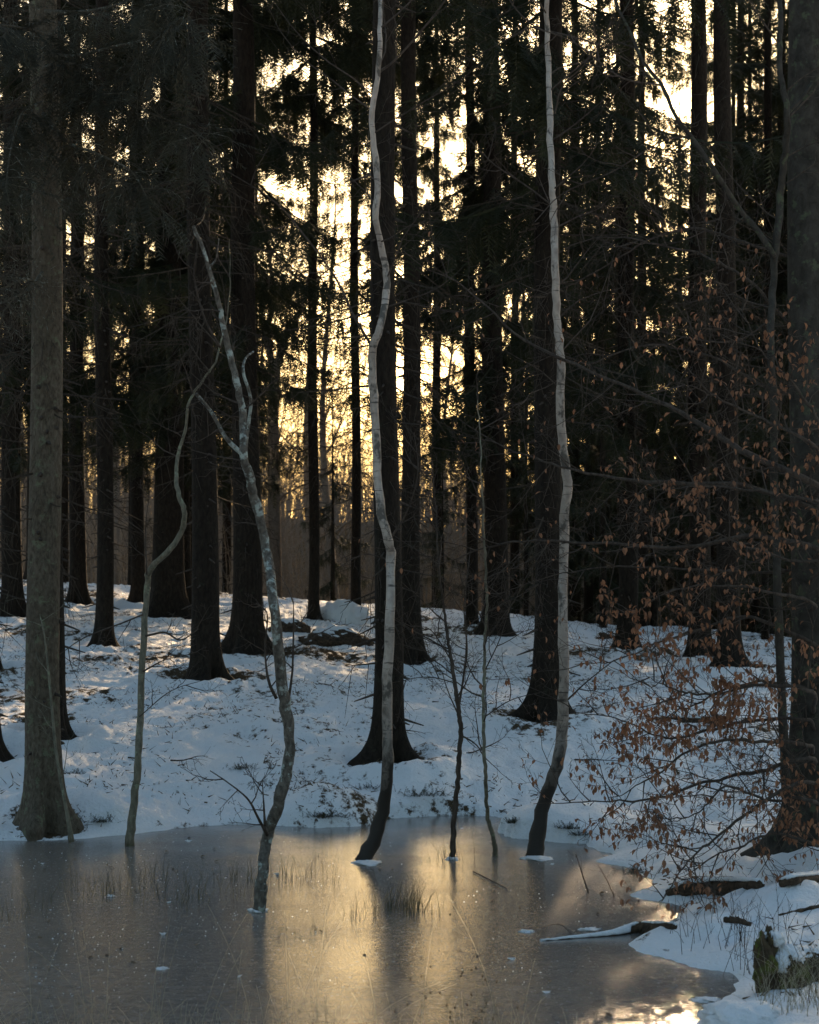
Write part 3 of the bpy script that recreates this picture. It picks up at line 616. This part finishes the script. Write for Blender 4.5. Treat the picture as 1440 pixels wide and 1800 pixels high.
# ------------------------------------------------------------------ beech at the right edge, still carrying brown leaves
kx, kd, kz = FEET['T19']
beech = thing('beech_tree', 'big beech trunk at the right edge with brown dry leaves on low boughs', 'beech', (kx, kd, kz-0.03))
spruce_trunk(M['beech_bark'], SPR['T19'][1]/FPX*kd*0.5, 20, (0, 0), 140, beech, 30, 80)
BOUGH = [  # pixel polyline, start width, distance at start / end, twigs, twig length, leaf probability
 ([(1420, 1300), (1330, 1290), (1230, 1300), (1140, 1345), (1060, 1385)], 9, 11.8, 11.0, 16, .34, .8),
 ([(1420, 1330), (1340, 1350), (1240, 1375), (1150, 1415), (1060, 1425), (940, 1432)], 9, 11.8, 12.0, 18, .36, .22),
 ([(1420, 1370), (1340, 1400), (1260, 1450), (1200, 1500), (1150, 1570)], 9, 11.6, 10.6, 18, .32, .5),
 ([(1420, 1230), (1340, 1225), (1250, 1240), (1190, 1225), (1140, 1190)], 9, 11.6, 11.2, 20, .34, 1.0),
 ([(1430, 1210), (1350, 1190), (1270, 1200), (1200, 1215), (1130, 1170)], 8, 12.6, 12.4, 18, .34, .9),
 ([(1420, 1260), (1330, 1260), (1250, 1270), (1170, 1275), (1090, 1250), (1010, 1235)], 7, 12.2, 12.6, 16, .36, .3),
 ([(1440, 1420), (1350, 1420), (1280, 1400), (1230, 1440), (1170, 1470)], 8, 11.4, 11.0, 18, .32, .5),
 ([(1440, 1480), (1360, 1450), (1300, 1470), (1240, 1500), (1180, 1520)], 7, 11.6, 10.8, 18, .30, .6),
 ([(1430, 1130), (1330, 1080), (1260, 1100), (1180, 1130), (1100, 1165), (1020, 1180)], 9, 12.4, 13.2, 14, .40, .15),
 ([(1430, 1060), (1330, 1040), (1240, 1030), (1170, 1050), (1095, 1095)], 8, 12.0, 12.0, 14, .34, .5),
 ([(1430, 960), (1310, 942), (1200, 956), (1080, 955), (950, 950), (850, 965), (760, 1000)], 11, 12.2, 13.4, 24, .42, .06),
 ([(1430, 900), (1300, 860), (1180, 858), (1080, 850), (985, 828), (890, 790), (790, 735)], 12, 12.2, 13.8, 24, .42, .05),
 ([(1430, 860), (1340, 820), (1265, 776), (1190, 735), (1130, 705), (1020, 655), (910, 600), (830, 530), (760, 480)], 14, 12.0, 13.5, 26, .45, .05),
 ([(1440, 800), (1360, 760), (1290, 730), (1220, 700), (1160, 690)], 8, 11.6, 11.6, 16, .36, .34),
 ([(1440, 880), (1370, 870), (1290, 850), (1210, 840), (1130, 830)], 8, 11.5, 11.4, 16, .34, .34),
 ([(1445, 760), (1400, 690), (1360, 640), (1310, 590), (1280, 520)], 8, 11.7, 11.5, 14, .34, .5),
 ([(1445, 1000), (1380, 980), (1310, 960), (1250, 935), (1215, 900)], 7, 11.4, 11.2, 14, .34, .5),
 ([(1440, 640), (1380, 560), (1290, 480), (1190, 440), (1060, 420), (930, 470)], 8, 12.6, 13.6, 18, .45, .03),
 ([(1440, 480), (1340, 440), (1230, 410), (1130, 440), (1020, 500), (880, 540)], 7, 12.8, 14.0, 18, .45, .0),
 ([(1440, 720), (1340, 690), (1240, 640), (1120, 620), (1000, 660), (900, 720)], 8, 12.6, 13.8, 18, .45, .05),
 ([(1440, 1000), (1330, 1010), (1200, 1010), (1080, 1000), (960, 1020), (860, 1060)], 7, 12.9, 13.8, 18, .42, .1)]
leaf_pos = []
np.random.seed(77)
for i, (pts, w, d0, d1, nt_, tl, lp) in enumerate(BOUGH):
    k = len(pts); dep = np.linspace(d0, d1, k)+np.random.randn(k)*0.08
    path = smooth_path([at(kx/kd*FPX+CX, pts[0][1]+25, kd)]+[at(px, py, dd) for (px, py), dd in zip(pts, dep)], 44)
    path = path+np.cumsum(np.random.randn(44, 3)*0.006, 0)
    b = MB(); tips = []
    stem(b, path, [w*1.2, w, w*0.7, w*0.45, 1.3], d0, 6, i)
    twigs_on(b, path, nt_, tl*1.25, 0.0042, 2, [3, 5], 0.12, 1.0, 0.85, 0.03, tips, 0.22)
    for q in tips:
        if np.random.rand() < lp*0.55*(0.35+1.3*np.clip(0.5+1.6*vnoise(np.array([q[0]*4.0]), np.array([q[2]*4.0+q[1]]))[0], 0, 1)): leaf_pos.append(q)
    local(beech, b); b.build('bough', M['twig'], beech)
def leaf_mesh(seed):
    rs = np.random.RandomState(seed); L = 0.035; W = 0.0095; cu = rs.uniform(-.5, .5)
    v = []
    for i, (u, w) in enumerate(((0, .05), (.25, .75), (.55, 1), (.8, .6), (1, .03))):
        bend = -0.35*u*u*L; lift = (0.5+cu)*w*W*0.8
        v += [(u*L, -w*W, bend+lift), (u*L, 0, bend), (u*L, w*W, bend+lift*0.8)]
    f = []
    for i in range(4):
        a0 = i*3
        f += [(a0, a0+1, a0+4, a0+3), (a0+1, a0+2, a0+5, a0+4)]
    b = MB(); b.add(v, f); return b
LEAFB = [leaf_mesh(s) for s in range(5)]; LEAFM = [b.mesh('leaf', M['brown_leaf'], False) for b in LEAFB]
random.shuffle(leaf_pos); leaf_pos.sort(key=lambda q: q[1])
org = np.array(beech.location)
rest = MB()
for i, q in enumerate(leaf_pos):
    e = (U(-.6, .6), U(0.1, 1.5), U(0, 6.28)); s = U(.75, 1.25)
    if i < 300:
        o = put('leaf', LEAFM[i % 5], beech); o.location = q-org; o.rotation_euler = e; o.scale = (s, s, s)
    else:
        from mathutils import Euler
        R3 = np.array(Euler(e).to_matrix())*s; lb = LEAFB[i % 5]
        rest.add(lb.v[0]@R3.T+(q-org), lb.f[0])
if rest.n: tag(rest.build('dry_leaves', M['brown_leaf'], beech, False), kind='stuff')
print('leaves', len(leaf_pos))

# ------------------------------------------------------------------ big lichen boughs of the near spruce, upper left
near = [o for o in bpy.data.objects if o.get('label') == SPR_LAB['T1']][0]; dn = FEET['T1'][1]; on = np.array(near.location)
NB = [([(78, 92), (130, 98), (200, 82), (270, 66), (318, 45), (340, 15)], 14.9, 12.6), ([(78, 150), (140, 165), (210, 178), (280, 205), (330, 225), (372, 252)], 14.9, 13.2), ([(78, 60), (40, 50), (0, 45), (-50, 60)], 14.9, 13.0),
      ([(76, 120), (110, 110), (160, 120), (230, 130), (300, 90)], 14.9, 13.6), ([(76, 200), (120, 250), (170, 270), (230, 300), (260, 350)], 14.9, 13.4), ([(76, 180), (40, 200), (20, 260), (10, 330)], 14.9, 13.5), ([(80, 20), (150, 20), (230, 0), (300, -40)], 14.9, 13.5),
      ([(76, 270), (110, 290), (70, 330), (20, 350), (-30, 362)], 15.0, 14.0), ([(75, 480), (50, 508), (20, 525), (-30, 545)], 15.0, 13.8), ([(75, 505), (45, 490), (10, 505), (-20, 512)], 15.0, 13.9)]
for i, (pts, d0, d1) in enumerate(NB):
    np.random.seed(400+i); rs = np.random.RandomState(500+i); k = len(pts)
    path = smooth_path([at(px, py, dd) for (px, py), dd in zip(pts, np.linspace(d0, d1, k))], 26)
    b = MB(); stem(b, path, [9, 7, 5, 3.5, 1.5], d0, 6, i); twigs_on(b, path, 34, 0.42, 0.004, 1, [5], 0.1, 1.0, 0.9, -0.14, None, 0.2)
    local(near, b); bo = b.build('bough', M['lichen_twig'], near)
    if i < 7:
        nf = 125; u = 0.08+0.92*rs.rand(nf); s = np.linspace(0, 1, 26); p = np.stack([np.interp(u, s, path[:, j]) for j in range(3)], -1)
        d = (rs.rand(nf, 3)-0.5)*1.6+unit(path[-1]-path[0])*0.5; d[:, 2] -= 0.55
        p = p+unit(d)*(0.28*rs.rand(nf))[:, None]
        fb = MB(); place_feathers(fb, p, d, 0.16+0.26*rs.rand(nf), i); local(near, fb); fb.build('needle_spray', M['near_needles'], bo, False)

# ------------------------------------------------------------------ lumps: hummocks, stones, snow caps
def lump(rx, ry, rz, seed, amp=0.18, freq=3.0, nu=30, nv=18, flat=False):
    rs = np.random.RandomState(seed); o = rs.rand(3)*50
    th = np.linspace(0, 2*np.pi, nu, endpoint=False); ph = np.linspace(0.03, np.pi-0.03, nv)
    T, Pp = np.meshgrid(th, ph); d = np.stack([np.cos(T)*np.sin(Pp), np.sin(T)*np.sin(Pp), np.cos(Pp)], -1)
    n = 1+amp*2*vnoise(d[..., 0]*freq+o[0]+d[..., 2]*1.3*freq, d[..., 1]*freq+o[1]-d[..., 2]*freq)+amp*vnoise(d[..., 0]*freq*2.7+o[2], d[..., 1]*freq*2.7+d[..., 2]*freq*2.2)
    # wrap seam is continuous because noise is taken on the sphere
    v = d*n[..., None]*[rx, ry, rz]; ix = np.arange(nu*nv).reshape(nv, nu); nx = np.roll(ix, -1, 1)
    b = MB(); b.add(v.reshape(-1, 3), np.stack([ix[:-1], ix[1:], nx[1:], nx[:-1]], -1).reshape(-1, 4))
    top = b.n; b.v.append(v[:1].mean((0, 1))[None]); b.v.append(v[-1:].mean((0, 1))[None]); b.n += 2
    b.f.append(np.stack([ix[0], nx[0], np.full(nu, top)], -1)); b.f.append(np.stack([nx[-1], ix[-1], np.full(nu, top+1)], -1))
    return b
def capped(name, label, cat, px, py, size, mat, seed, cap=0.93, group=None, dz=0.0, capoff=0.14):
    x, d, z = foot(px, py); root = thing(name, label, cat, (x, d, z+dz), group)
    lump(*size, seed).build('body', M[mat], root)
    c = lump(size[0]*cap, size[1]*cap, size[2]*1.0, seed).build('snow_cap', M['snow'], root); c.location = (0, 0.03, size[2]*capoff)
    return root
capped('root_mound', 'dark brushy root mound with snow on top below the crest boulder', 'mound', 590, 1134, (0.55, 0.4, 0.26), 'log_bark', 3, 0.85)
capped('root_mound', 'low dark mound on the crest behind the broken tree', 'mound', 508, 1118, (0.32, 0.3, 0.2), 'log_bark', 5, 0.8)
capped('boulder', 'smooth snow covered boulder between two thin spruces at the crest', 'boulder', 600, 1098, (0.42, 0.4, 0.34), 'snow', 7, 1.03, capoff=0.12)
capped('stone', 'small snow capped stone right of the white birch at the crest', 'stone', 1068, 1122, (0.2, 0.2, 0.15), 'log_bark', 9, 0.98)
# mossy stump at lower right
x, d, z = foot(1372, 1722)
stump = thing('mossy_stump', 'rotten mossy stump with a snow cap at lower right', 'stump', (x, d, z-0.03))
for nm, sz, lc, sd_ in (('wood', (0.055, 0.07, 0.17), (-0.055, 0.0, 0.10), 31), ('wood', (0.075, 0.07, 0.10), (0.035, -0.01, 0.07), 32), ('moss_cushion', (0.05, 0.045, 0.06), (0.02, -0.05, 0.05), 33), ('moss_cushion', (0.035, 0.035, 0.09), (-0.075, -0.045, 0.12), 34)):
    o = lump(*sz, sd_, 0.30, 4.0, 36, 24).build(nm, M['moss_wood'], stump); o.location = lc
for sz, lc, sd_ in (((0.075, 0.075, 0.06), (0.025, 0.01, 0.15), 35), ((0.05, 0.06, 0.035), (-0.03, 0.015, 0.225), 36), ((0.035, 0.03, 0.05), (0.0, -0.045, 0.13), 37)):
    o = lump(*sz, sd_, 0.2).build('snow_cap', M['snow'], stump); o.location = lc
capped('mossy_stone', 'small mossy stone with snow at the right edge beside the stump', 'stone', 1436, 1690, (0.10, 0.10, 0.09), 'moss_wood', 25, 0.9)
capped('snow_hummock', 'rounded snow hummock at the bottom right corner of the ice', 'hummock', 1308, 1795, (0.16, 0.14, 0.07), 'snow', 27, 1.05, capoff=0.2)

# fallen logs with snow
def log(label, pts, wid, seed, snow=True):
    F = [foot(px, py) for px, py in pts]; p0 = F[0]
    root = thing('fallen_log', label, 'log', p0)
    path = smooth_path([(x-p0[0], d-p0[1], z-p0[2]+0.5*w/FPX*d*0.8) for (x, d, z), w in zip(F, wid)], 40)
    rr = np.interp(np.linspace(0, 1, 40), np.linspace(0, 1, len(wid)), wid)/FPX*p0[1]*0.5
    rs = np.random.RandomState(seed); b = MB(); lob = 1+0.22*(rs.rand(40, 12)-0.5)+0.15*np.sin(np.arange(40)*0.7)[:, None]
    tube(b, path, rr, 12, True, lob); b.build('wood', M['log_bark'], root)
    if snow:
        m = 40; k = 9; th = np.linspace(math.radians(5), math.radians(150), k); g = unit(np.gradient(path, axis=0)); sd = unit(np.cross(g, [0, 0, 1.0]))
        rc = rr*(1.12+0.35*np.clip(np.convolve(rs.rand(m), np.ones(5)/5, 'same'), 0, 1)); 
        gap = (vnoise(np.arange(m)*0.28+seed, np.zeros(m)) > -0.14)
        sc = np.where(gap, 1, 0.8)
        TH = np.linspace(0, 1, k)[None]*(np.where(np.arange(m) < 0.62*m, 3.3, 2.1) if seed == 7 else np.full(m, 2.4))[:, None]
        v = path[:, None]+(rc*sc)[:, None, None]*(np.cos(TH)[..., None]*(-sd[:, None])+np.sin(TH)[..., None]*np.array([0, 0, 1.15]))
        v = v+0.004*(rs.rand(m, k, 1)-0.5)
        ix = np.arange(m*k).reshape(m, k); s_ = MB(); s_.add(v.reshape(-1, 3), np.stack([ix[:-1, :-1], ix[:-1, 1:], ix[1:, 1:], ix[1:, :-1]], -1).reshape(-1, 4))
        o = s_.build('snow_cap', M['snow'], root); md = o.modifiers.new('thick', 'SOLIDIFY'); md.thickness = 0.012; md.offset = -1
    return root
log('dark broken log with snow along its back on the right bank', [(1172, 1574), (1210, 1572), (1265, 1562), (1335, 1552)], [12, 26, 30, 16], 3)
log('snowy fallen trunk at the right edge behind the broken log', [(1370, 1552), (1400, 1546), (1450, 1538), (1500, 1530)], [14, 16, 18, 18], 5)
log('half sunken log running from the right bank out over the ice', [(950, 1656), (1010, 1650), (1075, 1645), (1130, 1641), (1185, 1628)], [3, 5, 9, 22, 12], 7)
log('short brown log piece lying in snow on the right bank', [(1273, 1612), (1295, 1610), (1320, 1608)], [10, 13, 9], 9, False)
log('thin bare branch lying on snow at the right edge', [(1370, 1586), (1405, 1578), (1450, 1570)], [5, 7, 7], 11, False)
log('low dead log on the slope under the brown leaved boughs', [(1165, 1272), (1210, 1276), (1268, 1282)], [10, 14, 12], 13)

# ------------------------------------------------------------------ rushes, grass, heather, twigs, frost
def blade(mb, p, h, lean, w, rs, seg=5, flat=True):
    az = rs.rand()*6.283; dx, dy = math.cos(az)*lean*h, math.sin(az)*lean*h; s = np.linspace(0, 1, seg)
    c = np.stack([p[0]+dx*s**1.7, p[1]+dy*s**1.7, p[2]+h*s*(1-0.25*lean*s)], -1)
    tube(mb, c, np.maximum(w*(1-0.9*s), 0.0006), 3, False)
    return c
def rush_clump(label, px, py, n, h, spread, seed, mat='rush', ice=True):
    if ice: d = dI(py); x, z = (px-CX)/FPX*d, 0.0
    else: x, d, z = foot(px, py)
    root = None; rs = np.random.RandomState(seed); b = MB()
    for i in range(n):
        q = rs.randn(2)*spread; blade(b, (q[0], q[1]*1.3, -0.01), h*(0.4+0.7*rs.rand()), 0.15+0.55*rs.rand()**2, 0.0022, rs)
    o = b.build('rush_clump', M[mat]); o.location = (x, d, z); tag(o, label, 'rushes', 'rush clumps in the ice', 'stuff' if spread > 0.09 else None); return o
rush_clump('thick dark clump of rushes right of centre in the ice', 715, 1602, 90, 0.20, 0.085, 1)
rush_clump('thin row of upright rushes between the broken tree and the central birch', 520, 1545, 40, 0.20, 0.14, 2)
rush_clump('short sparse rush stubs just right of the broken tree foot', 530, 1642, 14, 0.09, 0.07, 3)
rush_clump('faint rush patch on the dark ice near the left bank', 185, 1570, 60, 0.17, 0.22, 4)
rush_clump('rush patch in the ice left of the broken tree', 350, 1580, 45, 0.17, 0.17, 5)
rush_clump('upright rushes close behind the broken tree, left side', 415, 1545, 24, 0.18, 0.10, 6)
rush_clump('few thin rushes left of the thick dark clump', 628, 1610, 14, 0.16, 0.06, 7)
rush_clump('twiggy stalks around the forked sapling foot', 790, 1512, 22, 0.24, 0.07, 8)
rush_clump('sparse rushes at the left frame edge in the ice', 20, 1615, 22, 0.15, 0.10, 9)
rush_clump('small tuft of rush at the bank right of the double bent sapling', 258, 1545, 18, 0.17, 0.09, 10)

rs = np.random.RandomState(60); b = MB()
for i in range(520):                                       # dry grass of the near shore
    px = -60+1100*rs.rand(); d = 7.25+0.45*rs.rand(); x = (px-CX)/FPX*d; dens = 0.5+vnoise(np.array([x*2.2]), np.array([3.3]))[0]
    if rs.rand() > dens+0.15: continue
    tall = rs.rand() < 0.07
    blade(b, (x, d, -0.02), (0.40+0.28*rs.rand()) if tall else (0.08+0.17*rs.rand()), 0.1+0.8*rs.rand()**1.6, 0.0012 if tall else 0.0013, rs, 7)
for i in range(150):
    px = 1330+170*rs.rand(); d = 7.6+0.7*rs.rand(); x = (px-CX)/FPX*d; blade(b, (x, d, zground(x, d)-0.01), 0.10+0.2*rs.rand(), 0.2+0.8*rs.rand(), 0.0014, rs, 6)
tag(b.build('dry_grass', M['dry_grass']), 'pale dry grass stalks along the near shore', 'grass', kind='stuff')
b = MB(); b2 = MB()
for i in range(34):                                        # club-rush stalks with small seed heads, bottom centre
    px = 700+190*rs.rand(); d = 7.3+0.4*rs.rand(); x = (px-CX)/FPX*d; h = 0.2+0.22*rs.rand()
    c = blade(b, (x, d, -0.02), h, 0.15+0.45*rs.rand(), 0.0013, rs, 7)
    if rs.rand() < 0.75:
        q = c[-2]; l = lump(0.0045, 0.0045, 0.006, i, nu=6, nv=5); b2.add(l.v[0]+q, l.f[0])
o = b.build('seeding_rushes', M['rush']); tag(o, 'tall rushes with small round seed heads at the bottom centre', 'rushes'); tag(b2.build('seed_heads', M['litter'], o), kind='stuff')
b = MB()
for i in range(60):                                        # bare weed stems on the right bank
    px, py = [(1310, 1700), (1340, 1660), (1290, 1650), (1250, 1620), (1400, 1740), (1210, 1660), (1390, 1640)][i % 7]
    x, d, z = foot(px+rs.randn()*25, py+rs.randn()*14); h = 0.08+0.22*rs.rand()
    p = np.array([[x, d, z-.01], [x+rs.randn()*.02, d, z+h*.5], [x+rs.randn()*.05, d+rs.randn()*.04, z+h]]); tube(b, p, [.0018, .0013, .0007], 3, False)
    for k in range(rs.randint(0, 5)):
        u = 0.3+0.6*rs.rand(); q = p[0]*(1-u)+p[2]*u; tube(b, [q, q+[rs.randn()*.03, rs.randn()*.03, .05*rs.rand()+.02]], [.001, .0006], 3, False)
tag(b.build('weed_stems', M['twig']), 'thin bare weed stems on the snowy right bank', 'weeds', kind='stuff')

# litter: stalks, needles and small twigs poking through the snow
rs = np.random.RandomState(70); b = MB(); n = 42000
dd = 8+36*rs.rand(n)**0.8; xx = (rs.rand(n)*2-1)*0.215*dd; sdv = pond_sd(xx, dd); cl = vnoise(xx*1.1, dd*0.6)+0.6*vnoise(xx*3.3+5, dd*1.8)
keep = (sdv > 0.08) & (cl+0.30*(rs.rand(n)-0.5) > 0.10)
for tx, ty, tr in trunks: keep |= (np.hypot(xx-tx, dd-ty) < tr*3.2) & (sdv > 0.05)
xx, dd = xx[keep], dd[keep]; zb_, sd_ = base_height(xx, dd); zz = zb_+rough(xx, dd, sd_); n = len(xx)
az = rs.rand(n)*6.283; L = 0.02+0.09*rs.rand(n)**2; el = rs.rand(n)**1.6*1.1; w = 0.0022+0.003*rs.rand(n)
dirv = np.stack([np.cos(az)*np.cos(el), np.sin(az)*np.cos(el), np.sin(el)], -1); sdv = np.stack([-np.sin(az), np.cos(az), 0*az], -1); p = np.stack([xx, dd, zz], -1)
up = np.array([0, 0, 1.0])*w[:, None]
v = np.stack([p-sdv*w[:, None]-up, p+sdv*w[:, None]-up, p+up*1.5, p+dirv*L[:, None]+up*0.5], 1).reshape(-1, 3); i4 = (np.arange(n)*4)[:, None]
b.add(v, (i4[:, None]+np.array([[0, 1, 3], [1, 2, 3], [2, 0, 3]])[None]).reshape(-1, 3))
tag(b.build('forest_litter', M['litter'], None, False), 'dark needles and stalks poking through the snow', 'litter', kind='stuff')
# fallen twigs on the slope, separate things
FT = [(560, 1205, .5), (690, 1290, .35), (1010, 1330, .5), (300, 1345, .4), (580, 1330, .45), (820, 1330, .4), (1100, 1310, .5), (450, 1185, .4), (870, 1185, 1.1), (1060, 1240, .7), (225, 1330, .35), (760, 1225, .5)]
FTL = ['below the small dark mounds', 'left of the stout central spruce foot', 'right of the right birch foot', 'between the bent sapling and the broken tree', 'near the shore hummock', 'between the saplings on the slope', 'under the brown leaved boughs, upper', 'beside the spruce behind the broken tree', 'long one crossing the snow right of centre', 'right of the spruce behind the right birch', 'right of the nearest spruce foot', 'behind the forked sapling']
for (px, py, L), tl in zip(FT, FTL):
    x, d, z = foot(px, py); b = MB(); a_ = rs.rand()*0.8-0.4; np.random.seed(px)
    grow(b, (0, 0, 0.012), (math.cos(a_), math.sin(a_), 0.05), L, 0.009, 1, [6], 0.2, -0.02, 0.8)
    o = b.build('fallen_twig', M['twig']); o.location = (x, d, z); tag(o, 'dark fallen twig on the snow, '+tl, 'twig', 'fallen twigs on the slope')
# heather and bilberry tufts, separate things
HT = [((130, 1358), .16, 'right of the nearest spruce trunk'), ((570, 1440), .20, 'on the shore hummock left of the central birch'), ((655, 1385), .18, 'at the foot of the stout central spruce'), ((740, 1398), .26, 'on the bank behind the forked sapling'),
      ((135, 1305), .10, 'beside the root flare behind the nearest spruce'), ((425, 1352), .12, 'in the middle of the lower slope'), ((590, 1332), .13, 'on the slope left of the stout central spruce'), ((1000, 1458), .10, 'on the hummock right of the right birch'), ((1120, 1535), .12, 'at the ice edge on the right shore'),
      ((1022, 1476), .09, 'at the ice edge of the right hummock'), ((170, 1445), .16, 'on the bank right of the nearest spruce foot'), ((905, 1472), .07, 'at the left tip of the right hummock')]
for i, ((px, py), r, tl) in enumerate(HT):
    x, d, z = foot(px, py); rs2 = np.random.RandomState(i); b = MB(); nf = 120
    q = rs2.randn(nf, 3)*[r*0.42, r*0.3, 0]; dv = rs2.randn(nf, 3)*0.6; dv[:, 2] = 0.3+0.5*rs2.rand(nf)
    place_feathers(b, q-[0, 0, .01], dv, (0.03+0.055*rs2.rand(nf))*(0.6+r*2.5), i)
    o = b.build('heather_tuft', M['heather'], None, False); o.location = (x, d, z); tag(o, 'dark evergreen tuft in the snow '+tl, 'shrub', 'dark tufts along the bank')
# sticks frozen in the ice
for lab, pts, w in (('thin branch lying on the ice right of the forked sapling', [(832, 1534), (860, 1548), (892, 1564)], [3, 2.5, 1.5]), ('upright stick in the ice below the right bank', [(1034, 1568), (1022, 1530), (1013, 1502)], [4, 3, 2]),
                    ('leaning stick in the ice beside the right shore', [(1080, 1574), (1066, 1545), (1052, 1520)], [3, 2.5, 1.5]), ('bent twig arching over the ice near the sunken log', [(1005, 1642), (985, 1625), (960, 1628), (945, 1634)], [2, 1.6, 1])):
    d = dI(pts[0][1]); p = trace(pts, d, 0.06, 14, 3); 
    if 'lying' in lab: p = smooth_path([((a-CX)/FPX*dI(b_), dI(b_), 0.008) for a, b_ in pts], 14)
    bb = MB(); stem(bb, p, w, d, 5); twigs_on(bb, p, 4, 0.10, 0.0016, 0, [0], 0.3); o = p[0].copy(); bb.v = [v-o for v in bb.v]
    q = bb.build('stick', M['twig']); q.location = o; tag(q, lab, 'stick', 'sticks in the ice')
# collars of snow where stems leave the ice
b = MB()
rs = np.random.RandomState(95)
from mathutils import Euler
for i in range(150):                                       # leaves and bits frozen into the surface
    d = 8+7*rs.rand(); x = -2.4+4.6*rs.rand()
    if pond_sd(np.array([x]), np.array([d]))[0] > -0.05 or vnoise(np.array([x*1.2+7]), np.array([d*0.8]))[0] < -0.05: continue
    lb = LEAFB[i % 5]; R3 = np.array(Euler((rs.rand()*0.4, rs.rand()*0.4-0.2, rs.rand()*6.28)).to_matrix())*(0.5+0.6*rs.rand()); b.add(lb.v[0]@R3.T+np.array([x, d, 0.006]), lb.f[0])
tag(b.build('frozen_leaves', M['litter'], None, False), 'small dark leaves frozen onto the pond ice', 'leaves', kind='stuff')
# frost flowers: tiny ice crystals scattered on the pond
rs = np.random.RandomState(90); b = MB(); cnt = 0
for i in range(3000):
    d = 7.7+8*rs.rand()**1.3; x = -3.2+5*rs.rand(); 
    dens = 0.15+1.5*vnoise(np.array([x*1.9]), np.array([d*1.1]))[0]+(0.22 if x < -0.8 else -0.10)
    if rs.rand() > dens or pond_sd(np.array([x]), np.array([d]))[0] > -0.08: continue
    big = rs.rand() < 0.035; s = (0.018+0.02*rs.rand()) if big else (0.003+0.007*rs.rand())
    for k in range(5 if big else 2):
        a_ = rs.rand()*6.283; e = 0.2+0.9*rs.rand(); dv = np.array([math.cos(a_)*math.cos(e), math.sin(a_)*math.cos(e), math.sin(e)*0.6]); sv = np.array([-math.sin(a_), math.cos(a_), 0])*0.28
        b.add(np.array([x, d, 0.001])+s*np.array([-sv, sv, dv, [0, 0, .35]]), [(0, 1, 2), (1, 3, 2), (3, 0, 2)])
tag(b.build('frost_crystals', M['snow'], None, False), 'small white frost crystals scattered on the pond ice', 'frost', kind='stuff')
for lab, px, py, r in (('snow collar round the broken tree foot', 452, 1602, .07), ('snow collar round the central birch foot', 646, 1517, .13), ('snow collar round the right birch foot', 945, 1509, .13), ('snow collar round the forked sapling foot', 795, 1511, .06)):
    d = dI(py); o = lump(r*0.72, r*1.1, 0.016, int(px), 0.42, 2.5, 40, 14).build('snow_patch', M['snow']); o.location = ((px-CX)/FPX*d, d, 0.0); tag(o, lab, 'snow', 'snow patches on the ice')
for i, (px, py, r, lab) in enumerate(((1035, 1634, .07, 'left of the sunken log tip'), (1240, 1758, .07, 'near the bottom right shore'), (925, 1638, .05, 'far left of the sunken log'), (285, 1703, .035, 'large frost spot at lower left'))):
    d = dI(py); o = lump(r*0.8, r*0.8, 0.009, 60+i, 0.45, 3.0, 40, 12).build('snow_patch', M['snow']); o.location = ((px-CX)/FPX*d, d, 0.0); tag(o, 'thin snow patch on the ice '+lab, 'snow', 'snow patches on the ice')
